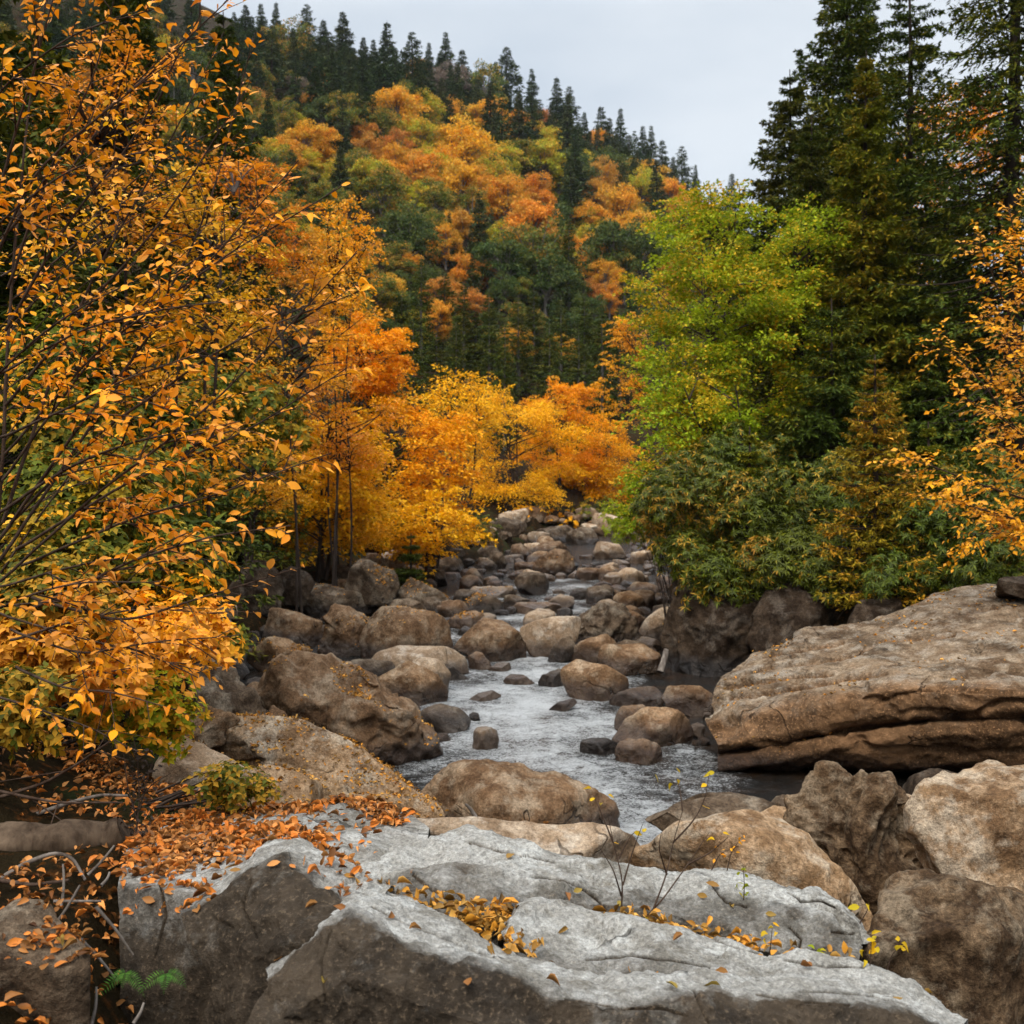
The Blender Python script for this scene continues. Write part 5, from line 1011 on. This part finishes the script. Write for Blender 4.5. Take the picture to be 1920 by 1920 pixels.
for px_, py_, rx_, ry_, d_, lb_, mt_, lf_ in [(120,1050,150,120,7.6,'green shrub behind the foot of the beech','leaf_green',.055), (330,1180,130,90,7.4,'orange leafed shrub beside the knobbly grey boulder','leaf_hero',.05), (60,1240,130,90,6.2,'rusty shrub under the beech at the left edge','leaf_rust',.06), (240,1340,150,60,6.8,'low thicket of green and orange leaves behind the log','leaf_lime',.045),
        (200,850,200,130,9.5,'green undergrowth between the beech stems','leaf_green',.06), (300,910,110,80,10.5,'yellow green undergrowth right of the beech stems','leaf_green',.05), (60,700,170,160,10,'green thicket high behind the beech trunk','leaf_green',.06), (360,1000,50,40,13,'drooping green and yellow fir bough beside the black boulder','needle_olive',.07)]:
    rhodo(px_, py_, rx_, ry_, d_, lb_, int(px_ * 3 + py_), 430, mat=mt_, leaf=lf_, per=6, tpl=LEAF_MID, group=sg, name='shrub')
rhodo(1010, 985, 90, 35, 57, 'orange brush behind the far end of the pool', 541, 260, mat='leaf_gold', leaf=.16, group=sg, name='shrub', tpl=LEAF_MID)
rhodo(1120, 980, 80, 40, 60, 'green brush at the bend beyond the pool', 542, 260, mat='leaf_green', leaf=.16, group=sg, name='shrub', tpl=LEAF_MID)
rhodo(880, 990, 60, 40, 44, 'dark brush on the bank under the golden trees', 543, 260, mat='leaf_rhodo', leaf=.14, group=sg, name='shrub')
rhodo(430, 1200, 60, 30, 9.8, 'small green sprig on the rocks below the yellow bush', 531, 120, mat='leaf_green', leaf=.05, per=5, tpl=LEAF_MID, group=sg, name='shrub')

# ------------------------------------------------------------------ beech branches: stems drawn through the place, twigs and leaves along them
def twiggy(name, label, cat, stems, seed, leafmat, size, twig_len=(.2, .5), step=.085, per=.047, barkmat='twig', group=None, start=.22, templates=LEAF_HI, r0=.016, sub=2, density=1.0, up=0.0, fork=38):
    """stems = lists of (px, py, d) from the root outwards"""
    rng = RNG(seed); fo, br = MB(), MB(); ps, ds, ns = [], [], []
    root = P(*stems[0][0]); 
    def smooth(ctrl, n):
        c = np.array([P(*q) if len(q) == 3 else q for q in ctrl]); s = np.concatenate([[0], np.cumsum(np.linalg.norm(np.diff(c, axis=0), axis=1))])
        t = np.linspace(0, s[-1], n); p = np.stack([np.interp(t, s, c[:, k]) for k in range(3)], -1)
        for _ in range(n // 4): p[1:-1] = p[1:-1] * .5 + (p[:-2] + p[2:]) * .25
        p[1:-1] += .012 * np.stack([gnoise(np.stack([t * 3, t * 0 + k, t * 0 + seed * .37], -1), k) for k in range(3)], -1)[1:-1]
        return p, s[-1]
    def leafrow(p, dirn, ln):
        k = max(2, int(ln / per * density)); u = (np.arange(k) + rng.uniform(.2, .8)) / k; q = p + dirn * (u * ln)[:, None] - UP * (.12 * ln * u ** 2)[:, None]
        sd = unit(np.cross(dirn, UP + rng.normal(0, .2, 3))); sg_ = np.where(np.arange(k) % 2, 1, -1)
        d_ = dirn * .65 + sd * sg_[:, None] * .75 + rng.normal(0, .25, (k, 3)) - UP * rng.uniform(.0, .55, (k, 1)); n_ = UP + rng.normal(0, .45, (k, 3)) + np.array([0, -.25, 0])
        keep = rng.random(k) < .88; ps.append(q[keep]); ds.append(d_[keep]); ns.append(n_[keep])
    def grow(p, L_, lvl, rad):
        n = len(p); br.tube(p, np.linspace(rad, max(.0022, rad * .22), n), 6 if lvl == 0 else 4)
        seg = L_ / (n - 1); tg = unit(np.gradient(p, axis=0)); pos = start * L_ if lvl == 0 else .12 * L_; sgn = 1
        while pos < L_ * .985:
            i = min(int(pos / seg), n - 2); q = p[i] + (p[i + 1] - p[i]) * (pos / seg - i); u = pos / L_
            ln = rng.uniform(*twig_len) * (1.15 - .7 * u) * (.62 if lvl else 1)
            an = math.radians(rng.uniform(fork - 12, fork + 14)); sd = unit(np.cross(tg[i], UP + rng.normal(0, .5, 3)))
            dv = unit(tg[i] * math.cos(an) + sd * sgn * math.sin(an) + UP * rng.normal(.0 + up, .18)); sgn = -sgn
            w = np.linspace(0, 1, 6)[:, None]; tw = q + dv * ln * w - UP * .10 * ln * w ** 2
            if lvl + 1 < sub and ln > .3: grow(tw, ln, lvl + 1, .0045)
            else: br.tube(tw, np.linspace(.003, .0012, 6), 3)
            leafrow(q + dv * ln * .15, dv, ln * .9); pos += step * rng.uniform(.6, 1.5) * (1.0 if lvl == 0 else 1.5)
        leafrow(p[-4], tg[-1], .12)
    for st in stems:
        p, L_ = smooth(st, 26); grow(p, L_, 0, r0 * (.55 + .25 * L_ / 1.5) * rng.uniform(.8, 1.1))
    leaves(fo, np.concatenate(ps), np.concatenate(ds), np.concatenate(ns), size * rng.uniform(.5, 1.25, sum(map(len, ps))), rng, templates)
    for mb in (fo, br): mb.v = [v - root for v in mb.v]
    return tree(name, label, cat, [('leaves', fo, leafmat), ('branches', br, barkmat)], tuple(root), group)
def beech():
    st = []
    # two trunks at the left edge
    st.append([(-10,1250,5.3),(-5,1000,5.3),(10,760,5.3),(22,480,5.35),(60,150,5.4),(110,-150,5.5)])
    ends = [((0,1010,5.2),(150,800,5.0),(330,560,4.9),(560,300,4.8)),((20,980,5.2),(200,800,5.0),(430,640,4.8),(690,540,4.7)),((0,1090,5.0),(190,920,4.8),(420,740,4.6),(670,470,4.6)),
            ((30,1030,5.1),(250,900,4.9),(480,800,4.7),(650,690,4.6)),((40,1060,5.0),(230,980,4.8),(420,920,4.6),(620,850,4.5)),((60,1140,4.9),(230,1060,4.7),(400,1000,4.5),(545,985,4.4)),
            ((10,620,5.3),(120,430,5.2),(250,260,5.1),(380,20,5.0)),((15,540,5.3),(90,330,5.2),(180,130,5.1),(230,-60,5.0)),((10,760,5.2),(170,570,5.0),(330,380,4.9),(470,150,4.8)),
            ((5,900,5.2),(160,690,5.1),(330,500,5.0),(540,400,4.9)),((10,850,5.2),(200,640,4.9),(420,480,4.7),(640,350,4.6)),((0,700,5.1),(150,620,4.8),(330,570,4.6),(520,560,4.5)),
            ((20,430,5.3),(150,250,5.1),(300,120,5.0),(460,-30,4.9)),((0,350,5.2),(60,150,5.1),(100,0,5.0),(130,-140,5.0)),((-40,560,5.0),(60,330,4.8),(200,200,4.7),(330,110,4.6)),
            ((0,960,4.9),(120,880,4.7),(270,820,4.5),(450,790,4.4)),((60,1120,5.0),(240,1170,4.8),(370,1120,4.6),(540,1070,4.5)),((20,1180,5.0),(160,1230,4.8),(300,1200,4.6),(450,1190,4.5)),
            ((0,820,4.9),(140,760,4.7),(260,700,4.5),(400,650,4.4)),((-60,760,4.8),(60,640,4.6),(180,560,4.5),(300,500,4.4)),((-60,480,4.8),(40,380,4.6),(150,310,4.5),(280,280,4.4)),((-60,240,4.8),(40,130,4.7),(150,60,4.6),(300,10,4.5)),
            ((30,1250,4.9),(120,1290,4.7),(220,1300,4.6),(330,1330,4.5)), ((20,1200,5.2),(150,1160,5.1),(280,1140,5.0),(420,1150,4.9)), ((0,1150,5.4),(130,1190,5.3),(270,1230,5.2),(390,1260,5.1)), ((-20,1300,5.2),(80,1330,5.1),(180,1370,5.0),(260,1410,4.9)), ((0,1100,5.6),(140,1060,5.5),(290,1040,5.4),(420,1050,5.2)),((0,1050,5.6),(200,760,5.6),(380,430,5.6),(480,60,5.6)),((5,980,5.4),(150,560,5.4),(300,300,5.4),(420,60,5.4)),((-80,1180,4.8),(40,1120,4.6),(160,1090,4.5),(300,1090,4.4))]
    st += [list(e) for e in ends]
    return twiggy('beech_tree', 'orange beech in the left foreground, its long branches fanning up to the right', 'tree', st, 601, 'leaf_hero', .053, twig_len=(.14, .42), step=.08, per=.034, r0=.0095)
beech()
def beech_back():
    st = []; rng = RNG(8)
    for k in range(16):
        y0 = rng.uniform(300, 1150); a = math.radians(rng.uniform(28, 62)); L_ = rng.uniform(350, 600); d = rng.uniform(7.2, 9.0)
        x0 = rng.uniform(-120, 130); st.append([(x0, y0, d), (x0 + L_ * .5 * math.cos(a), y0 - L_ * .5 * math.sin(a) * 1.1, d - .2), (x0 + L_ * math.cos(a), y0 - L_ * math.sin(a) * .9, d - .4)])
    return twiggy('beech_tree', 'second beech close behind the foreground one, smaller leaves, mostly hidden', 'tree', st, 602, 'leaf_hero', .056, twig_len=(.2, .5), step=.14, per=.05, r0=.010)
beech_back()
# orange beech at the right edge
twiggy('beech_tree', 'orange beech at the right edge with one branch hanging out to the left', 'tree', [
    [(2040,1100,14.6),(2000,800,14.6),(1980,500,14.6),(1960,250,14.6)], [(2000,800,14.6),(1930,680,14.3),(1870,540,14.2),(1830,440,14.1)], [(2000,900,14.6),(1900,800,14.3),(1830,700,14.1),(1760,640,14.0)],
    [(2010,960,14.6),(1900,930,14.2),(1790,890,14.0),(1680,850,13.9)], [(2010,1000,14.6),(1920,980,14.2),(1830,950,14.0),(1730,935,13.9)], [(2000,860,14.5),(1920,820,14.2),(1860,770,14.0),(1800,745,13.9)], [(1990,700,14.5),(1940,600,14.3),(1910,480,14.2),(1890,380,14.1)],
    [(2000,780,14.4),(1930,740,14.0),(1890,640,13.9),(1850,590,13.8)], [(2010,940,14.4),(1940,900,14.1),(1890,840,14.0),(1840,810,13.9)], [(2010,1040,14.4),(1940,1010,14.1),(1880,1000,14.0),(1790,1000,13.9)], [(1990,640,14.4),(1950,540,14.1),(1930,460,14.0),(1900,450,13.9)]],
    603, 'leaf_hero', .085, twig_len=(.3, .75), step=.10, per=.04, r0=.022, templates=LEAF_MID)
# ------------------------------------------------------------------ fallen leaves
def sample(key, n, rng, up=.5, patch=1.2, thr=0.0, seed=0, box=None):
    V, T = ROCKS[key]; a, b_, c = V[T[:, 0]], V[T[:, 1]], V[T[:, 2]]; nn = np.cross(b_ - a, c - a); ar = np.linalg.norm(nn, axis=1); nn = nn / np.maximum(ar[:, None], 1e-12)
    if (nn[:, 2] * ar).sum() < 0 and key in ('slab', 'f2', 'hump', 'g2', 'g3', 'shelf'): nn = -nn
    ce = (a + b_ + c) / 3; w = ar * (nn[:, 2] > up) * sstep(thr - .12, thr + .12, fbm(ce * patch, 3, .5, seed))
    if box is not None:
        px, py = 960 + F * ce[:, 0] / ce[:, 1], HORIZ - F * (ce[:, 2] - CAM_H) / ce[:, 1]
        w = w * (px > box[0]) * (py > box[1]) * (px < box[2]) * (py < box[3])
    if w.sum() <= 0: return np.zeros((0, 3)), np.zeros((0, 3))
    k = rng.choice(len(T), n, p=w / w.sum()); u, v = rng.random((2, n)); f = u + v > 1; u[f], v[f] = 1 - u[f], 1 - v[f]
    return a[k] + (b_[k] - a[k]) * u[:, None] + (c[k] - a[k]) * v[:, None], nn[k]
def lay(mb, pos, nr, size, rng, tilt=.35, lift=.008, templates=LEAF_DRY):
    n = len(pos)
    if n: leaves(mb, pos + nr * rng.uniform(.2, 1.6, (n, 1)) * lift, rng.normal(0, 1, (n, 3)) * [1, 1, .25], nr + rng.normal(0, tilt, (n, 3)), size * rng.uniform(.45, 1.25, n), rng, templates)
def litter():
    rng = RNG(700); mb = MB()
    for key, n, th, sz in [('d2', 1500, .06, .05), ('d2', 380, -.5, .045), ('d1', 520, .15, .06), ('d9', 260, .0, .07), ('d8', 160, .05, .07), ('d6', 260, .1, .06), ('d3', 120, -.2, .06), ('d4', 60, 0, .06), ('d17', 180, 0, .055), ('d18', 60, 0, .05), ('d23', 120, 0, .05),
                           ('e40', 120, 0, .08), ('e49', 60, 0, .08), ('e31', 40, 0, .08), ('d7', 60, .1, .07), ('slab', 420, .22, .07), ('slab', 110, -.2, .06), ('r2', 60, 0, .07), ('d21', 60, 0, .05), ('d22', 60, 0, .05), ('e41', 60, .1, .07)]:
        p, q = sample(key, int(n * 1.3), rng, .45, 1.6, th, n % 7); lay(mb, p, q, sz * .72, rng)
    tag(link('leaf_litter', mb.mesh('leaf_litter', M['leaf_dry'])), 'small orange leaves strewn over the boulders of the shores', 'fallen leaves', kind='stuff')
    mb = MB()
    for key, n, th, up in [('shelf', 2900, -.06, .45), ('shelf', 500, -.6, .3), ('hump', 60, .15, .75)]:
        p, q = sample(key, n, rng, up, 2.2, th, 3, (-100, 1400, 700, 1720)); lay(mb, p, q, .048, rng, .45, .01)
    p, q = sample('shelf', 260, rng, .6, 2.0, .1, 5, (600, 1400, 800, 1600)); lay(mb, p, q, .046, rng, .4, .01)
    n = 5200; x = rng.uniform(-3.6, -1.0, n); y = rng.uniform(3.5, 7.6, n); ok = fbm(np.stack([x, y, 0 * x], -1) * 1.6, 3, .5, 4) > -.22
    x, y = x[ok], y[ok]; p = np.stack([x, y, ground_z(x, y) + rng.uniform(.0, .06, len(x)) + .18 * .3 * fbm(np.stack([x, y, 0 * x], -1) * .8, 4, .5, 3)], -1); lay(mb, p, np.tile(UP, (len(x), 1)), .048, rng, .55, .015)
    p, q = sample('g6', 150, rng, .35, 3, .0, 9); lay(mb, p, q, .048, rng, .4)
    tag(link('leaf_litter', mb.mesh('leaf_litter', M['leaf_dry'])), 'deep drift of curled dry orange leaves on the left of the grey ledge', 'fallen leaves', kind='stuff')
    mb = MB()
    for line, n, spr in [([(800,1690,4.25),(850,1712,4.15),(905,1745,4.0),(950,1785,3.93),(985,1800,3.88)], 170, .05), ([(870,1720,4.15),(930,1720,4.25),(965,1715,4.3)], 90, .04), ([(1250,1748,4.3),(1320,1760,4.3),(1400,1778,4.22)], 110, .035),
                         ([(1140,1722,4.3),(1190,1727,4.33),(1240,1738,4.33)], 46, .03), ([(1420,1782,4.1),(1500,1797,4.05),(1590,1803,4.0)], 34, .025), ([(620,1650,4.2),(700,1672,4.15),(780,1690,4.2)], 30, .03), ([(1130,1842,3.72),(1260,1850,3.68)], 14, .03)]:
        L = np.array([P(*q) for q in line]); t = rng.uniform(0, len(L) - 1.001, n); i = t.astype(int); p = L[i] + (L[i + 1] - L[i]) * (t - i)[:, None] + rng.normal(0, 1, (n, 3)) * [spr, spr, spr * .35]
        lay(mb, p, np.tile(UP, (n, 1)) + [0, -.3, 0], .048, rng, .6, .015)
    tag(link('leaf_litter', mb.mesh('leaf_litter', M['leaf_dry'])), 'dry orange leaves packed in the crevices of the grey ledge', 'fallen leaves', kind='stuff')
    # single leaves one can point at
    where = [('f2', 'the pale rim of the front ledge', 11), ('g2', 'the long grey back ridge', 9), ('g3', 'the pale smooth wedge', 6), ('hump', 'the dark rounded shoulder', 6), ('g1', 'the pale tan rock', 4), ('g6', 'the corner boulder', 6)]
    for key, txt, n in where:
        p, q = sample(key, n * 3, rng, .6, 1.0, -1, 0, (100, 1500, 1800, 1905)); p, q = p[:n], q[:n]; o_ = np.argsort(p[:, 0] / p[:, 1]) if len(p) else []
        for j, i in enumerate(o_):
            m1 = MB(); leaves(m1, np.zeros((1, 3)), rng.normal(0, 1, (1, 3)) * [1, 1, .1], q[i][None] + rng.normal(0, .2, (1, 3)), [.052 * rng.uniform(.8, 1.15)], rng, LEAF_DRY)
            tag(link('fallen_leaf', m1.mesh('fallen_leaf', M['leaf_dry']), None, tuple(p[i] + q[i] * .012)), 'single dry leaf on %s, %s from the left' % (txt, ordinal(j)), 'fallen leaf', 'single dry leaves on the foreground rocks')
litter()
# ------------------------------------------------------------------ dead wood
def stick(name, label, cat, ctrl, r0, r1, mat='wood_dead', sides=7, seed=0, n=24, group='dead wood on the left bank', forks=0):
    rng = RNG(seed); c = np.array([P(*q) for q in ctrl]); s = np.concatenate([[0], np.cumsum(np.linalg.norm(np.diff(c, axis=0), axis=1))]); t = np.linspace(0, s[-1], n)
    p = np.stack([np.interp(t, s, c[:, k]) for k in range(3)], -1)
    for _ in range(4): p[1:-1] = p[1:-1] * .5 + (p[:-2] + p[2:]) * .25
    p = p + r0 * .5 * np.stack([gnoise(np.stack([t * 6, t * 0 + k * 3.1, t * 0 + seed], -1), k) for k in range(3)], -1)
    mb = MB(); rr = np.linspace(r0, r1, n) * (1 + .22 * gnoise(np.stack([t * 9, t * 0, t * 0 + seed], -1), 5)); mb.tube(p, rr, sides)
    if r0 > .05:                     # furrowed bark on the log
        V = mb.v[0]; cen = np.concatenate([np.repeat(p, sides, 0), np.zeros((len(V) - n * sides, 3))]); cen[n * sides:] = V[n * sides:]
        mb.v[0] = cen + (V - cen) * (1 + .22 * fbm(V * [2.2, 16, 16], 4, .6, 3) + .12 * ridged(V * [1.5, 22, 22], 3, .6, 5))[:, None]
    for k in range(forks):
        i = int(n * rng.uniform(.3, .85)); d_ = unit(p[min(i + 1, n - 1)] - p[i] + rng.normal(0, .03, 3)); ln = s[-1] * rng.uniform(.15, .4); w = np.linspace(0, 1, 6)[:, None]
        mb.tube(p[i] + (d_ + rng.normal(0, .45, 3)) * ln * w, np.linspace(rr[i] * .6, .0015, 6), 4)
    b0 = p[0].copy(); mb.v = [v - b0 for v in mb.v]
    return tag(link(name, mb.mesh(name, M[mat]), None, tuple(b0)), label, cat, group)
M['bark_log'] = bark_mat('weathered_log', (0.028, 0.017, 0.010), (0.13, 0.088, 0.056), 9)
stick('fallen_log', 'weathered fallen log lying across the lower left edge', 'log', [(-140,1610,5.1),(0,1592,5.15),(120,1580,5.2),(238,1560,5.3)], .105, .075, 'bark_log', 40, 1, 120)
stick('dead_branch', 'pale crooked dead branch in front of the log', 'branch', [(-30,1672,4.7),(40,1622,4.75),(100,1598,4.8),(135,1605,4.8),(160,1650,4.75)], .012, .006, seed=2)
stick('dead_branch', 'bleached dead branch arching behind the log', 'branch', [(60,1530,5.5),(130,1505,5.5),(190,1490,5.5),(240,1492,5.5)], .012, .006, seed=3)
stick('dead_branch', 'long thin dark branch rising to the right above the log', 'branch', [(-20,1500,5.4),(80,1470,5.4),(150,1430,5.4),(220,1380,5.4)], .010, .004, 'twig', seed=4, forks=4)
stick('dead_branch', 'thin dark branch lying level above the log', 'branch', [(-20,1480,5.3),(100,1505,5.3),(230,1505,5.3)], .008, .004, 'twig', seed=5, forks=3)
stick('dead_branch', 'dark branch bent down in the leaves below the log', 'branch', [(-10,1650,4.6),(60,1660,4.6),(130,1650,4.6)], .010, .006, 'twig', seed=6)
for k, (x0, y0, x1, y1, d, lb) in enumerate([(115,1700,118,1620,4.5,'short upright broken stick in the leaf drift'), (165,1640,215,1585,4.6,'thin stick leaning right in the leaf drift'), (90,1750,150,1660,4.3,'grey stick lying in the leaves left of the ledge'), (180,1700,250,1790,4.2,'stick sliding down the gap beside the ledge'),
        (150,1760,220,1840,4.1,'thin brown stick pointing into the dark gap'), (100,1690,190,1690,4.4,'level grey stick in the leaf drift'), (190,1660,205,1635,4.5,'short pale chip of wood beside the shelf'), (100,1790,108,1740,4.2,'small upright stick near the corner boulder'), (172,1920,180,1850,3.9,'pale stick standing in the dark gap'), (250,1920,270,1880,3.8,'bent stick at the bottom of the dark gap')]):
    stick('dead_stick', lb, 'stick', [(x0, y0, d), ((x0 + x1) / 2 + 4, (y0 + y1) / 2, d + .03), (x1, y1, d + .05)], .007, .004, seed=20 + k, n=10)
stick('dead_stick', 'pale driftwood stick leaning on the humpbacked boulder', 'stick', [(892,1532,10.0),(880,1515,10.0),(872,1507,10.0)], .02, .012, seed=40, n=10, group='driftwood by the stream')
stick('dead_stick', 'straw coloured stick on the jagged dark boulder', 'stick', [(1700,1550,6.4),(1706,1532,6.4),(1711,1518,6.4)], .006, .003, seed=41, n=10, group='driftwood by the stream')
stick('dead_stick', 'pale bleached stump propped at the foot of the dark cliff', 'driftwood', [(1238,1260,18.6),(1246,1236,18.7),(1250,1218,18.8)], .06, .04, seed=42, n=12, group='driftwood by the stream')
# ------------------------------------------------------------------ little plants on the ledge
def plant(name, label, cat, stems, leafspots, seed, leafmat, size, group, r=.004, hang=.3, templates=LEAF_HI):
    rng = RNG(seed); br, fo = MB(), MB(); root = P(*stems[0][0])
    for st in stems:
        c = np.array([P(*q) for q in st]); s = np.concatenate([[0], np.cumsum(np.linalg.norm(np.diff(c, axis=0), axis=1))]); t = np.linspace(0, s[-1], 14); p = np.stack([np.interp(t, s, c[:, k]) for k in range(3)], -1)
        for _ in range(2): p[1:-1] = p[1:-1] * .5 + (p[:-2] + p[2:]) * .25
        br.tube(p - root, np.linspace(r, r * .3, 14), 5)
    for x, y, d in leafspots:
        q = P(x, y, d) - root; leaves(fo, q[None], (rng.normal(0, 1, (1, 3)) * [1, .6, .3] - UP * hang), rng.normal(0, .6, (1, 3)) + [0, -.5, .8], [size * rng.uniform(.8, 1.2)], rng, templates)
    parts = [('stems', br, 'twig')] + ([('leaves', fo, leafmat)] if leafspots else [])
    return tree(name, label, cat, parts, tuple(root), group)
M['leaf_yellow'] = leaf_mat('yellow_small_leaf', (0.70, 0.36, 0.010), (0.55, 0.42, 0.02), transl=.4, vary=.1)
pg = 'small plants in the cracks of the ledge'
plant('sapling', 'leafless sapling with two yellow leaves at its tip, left one on the ledge', 'sapling', [[(1165,1712,4.35),(1168,1650,4.36),(1150,1580,4.4),(1140,1530,4.4)], [(1168,1660,4.36),(1185,1600,4.38),(1205,1545,4.4)], [(1165,1680,4.35),(1150,1630,4.3),(1125,1590,4.3)], [(1150,1580,4.4),(1130,1530,4.42),(1112,1490,4.45)], [(1160,1610,4.38),(1180,1570,4.4),(1190,1560,4.4)]],
      [(1108,1480,4.45), (1128,1508,4.45), (1115,1495,4.45), (1140,1490,4.45), (1150,1580,4.4), (1205,1560,4.4), (1188,1560,4.4)], 801, 'leaf_yellow', .032, pg)
plant('sapling', 'forked leafless sapling leaning right from the crack of the grey ledge', 'sapling', [[(1205,1725,4.35),(1240,1690,4.36),(1290,1620,4.4),(1330,1560,4.42)], [(1225,1705,4.35),(1250,1640,4.36),(1262,1580,4.4),(1280,1520,4.4)], [(1262,1580,4.4),(1300,1540,4.4),(1322,1500,4.42),(1330,1450,4.45)], [(1290,1620,4.4),(1330,1600,4.4),(1365,1570,4.4)], [(1250,1640,4.36),(1235,1590,4.3),(1240,1560,4.3)], [(1280,1520,4.4),(1275,1480,4.42),(1268,1460,4.45)]],
      [(1328,1452,4.45), (1340,1448,4.45), (1268,1440,4.45), (1272,1462,4.45), (1325,1470,4.45), (1228,1452,4.45), (1262,1470,4.45), (1316,1510,4.45), (1212,1720,4.3), (1355,1560,4.4), (1340,1575,4.4)], 802, 'leaf_yellow', .032, pg)
plant('dry_weed', 'withered brown weed with a drooping seed head', 'weed', [[(1362,1640,4.8),(1370,1600,4.8),(1390,1570,4.8)], [(1330,1640,4.8),(1350,1600,4.8),(1375,1590,4.8)]], [(1390 + a, 1570 + b_, 4.8) for a, b_ in [(0,0),(-6,8),(5,-4),(-12,16),(8,6),(-20,20),(-30,22),(-40,30),(-45,18),(-28,34),(-50,40),(-10,28)]], 803, 'leaf_rust', .022, pg, .003)
plant('weed', 'upright green weed rooted on top of the back ridge', 'weed', [[(1393,1710,4.55),(1396,1660,4.55),(1393,1620,4.55)]], [(1393 + a, y, 4.55) for a, y in [(-12,1640),(10,1645),(-10,1655),(12,1662),(-8,1672),(9,1680),(-7,1690),(6,1698),(-4,1632),(6,1628),(-12,1662),(11,1672)]], 804, 'leaf_lime', .028, pg, .003, .1)
plant('weed', 'small orange leafed weed in front of the back ridge', 'weed', [[(1443,1790,4.1),(1446,1762,4.1),(1448,1740,4.1)]], [(1435,1745,4.1),(1450,1740,4.1),(1455,1748,4.1),(1440,1752,4.1),(1462,1738,4.1),(1436,1760,4.1)], 805, 'leaf_yellow', .024, pg, .003, .1)
plant('weed', 'yellow leafed weed standing at the right end of the ledge', 'weed', [[(1628,1842,3.9),(1632,1800,3.9),(1634,1765,3.9)]], [(1634 + a, y, 3.9) for a, y in [(-10,1762),(8,1760),(0,1752),(-14,1782),(12,1780),(-12,1800),(10,1775),(6,1765)]], 806, 'leaf_yellow', .033, pg, .003, .05)
plant('weed', 'thin weed with four yellow leaves hanging beside the dark wedge boulder', 'weed', [[(1660,1830,4.0),(1672,1790,4.0),(1690,1770,4.0)]], [(1690,1768,4.0),(1680,1782,4.0),(1695,1776,4.0),(1684,1765,4.0)], 807, 'leaf_yellow', .032, pg, .003, .2)
plant('weed', 'tiny green tuft on the right part of the ledge', 'weed', [[(1580,1828,3.95),(1576,1815,3.95)]], [(1575 + a, 1820 + b_, 3.94) for a, b_ in [(0,0),(-10,-3),(8,-2),(14,2),(-14,4),(3,-6)]], 808, 'leaf_lime', .028, pg, .003, 0)
plant('weed', 'tiny green weed between the ledge and the lumpy ridge end', 'weed', [[(1532,1802,4.05),(1530,1785,4.05)]], [(1530 + a, 1785 + b_, 4.05) for a, b_ in [(0,0),(-7,6),(6,5),(-3,-5),(8,-4)]], 809, 'leaf_lime', .028, pg, .003, 0)
plant('weed', 'small weed with one orange leaf over the dark gap on the right', 'weed', [[(1610,1735,4.3),(1622,1715,4.3),(1630,1700,4.3)]], [(1630,1698,4.3),(1612,1700,4.3)], 810, 'leaf_yellow', .04, pg, .003, 0)
plant('dry_weed', 'tall dried brown seed stalk standing in the leaf drift', 'weed', [[(255,1560,5.0),(262,1500,5.0),(258,1430,5.0),(250,1380,5.0)], [(262,1520,5.0),(275,1460,5.0),(290,1420,5.0)], [(258,1540,5.0),(240,1480,5.0),(230,1400,5.0)], [(262,1500,5.0),(285,1470,5.0),(320,1450,5.0)]],
      [(255 + a, y, 5.0) for a, y in zip(RNG(3).normal(6, 14, 150), RNG(4).uniform(1395, 1565, 150))], 811, 'bark', .022, pg, .004)
def fern(label, px, py, d, seed, n):
    rng = RNG(seed); root = P(px, py, d); parts = []; t = thing('fern', label, 'fern', tuple(root), pg)
    for k in range(n):
        mb = MB(); a = [-1.5, -2.7, -.35, -2.1][k]; ln = rng.uniform(.09, .125); u = np.linspace(0, 1, 14); dv = np.array([math.cos(a) * .8, -.45, .25 + rng.uniform(-.3, .3)])
        p = dv * ln * u[:, None] - UP * ln * .6 * (u ** 2)[:, None]; mb.tube(p, np.linspace(.002, .0006, 14), 3); tg = unit(np.gradient(p, axis=0)); sd = unit(np.cross(tg, [0, -.7, .7]))
        for s in (-1, 1): leaves(mb, p[1:], sd[1:] * s + tg[1:] * .35, np.tile([0, -.7, .7], (13, 1)), ln * .24 * np.sin(np.linspace(1.0, 3.1, 13)), rng, [(np.array([(0,0,0),(.35,-.10,.01),(1,0,-.04),(.35,.10,.01)], float), np.array([(0,2,1),(0,3,2)]))])
        link('frond', mb.mesh('frond', M['fern']), t)
fern('bright green fern hanging in the dark gap below the leaf drift', 236, 1825, 4.0, 820, 4)
fern('smaller green fern against the dark ledge wall', 312, 1826, 4.02, 821, 3)
# ------------------------------------------------------------------ the air over the valley
def haze():
    bm = bmesh.new(); bmesh.ops.create_cube(bm, size=1.0); me = bpy.data.meshes.new('haze'); bm.to_mesh(me); bm.free()
    zt = float(max(v.co.z for v in bpy.data.objects['ground'].data.vertices)) + 45
    o = link('haze', me, None, (0, 425, zt / 2 - 4)); o.scale = (1620, 1060, zt + 8)
    m = bpy.data.materials.new('thin_haze'); m.use_nodes = True; n = m.node_tree.nodes; n.clear(); out = n.new('ShaderNodeOutputMaterial'); v = n.new('ShaderNodeVolumePrincipled')
    v.inputs['Color'].default_value = (.86, .9, .95, 1); v.inputs['Density'].default_value = HAZE; v.inputs['Anisotropy'].default_value = .3
    m.node_tree.links.new(v.outputs[0], out.inputs['Volume']); me.materials.append(m); tag(o, kind='stuff')
HAZE = 0.0001
haze()
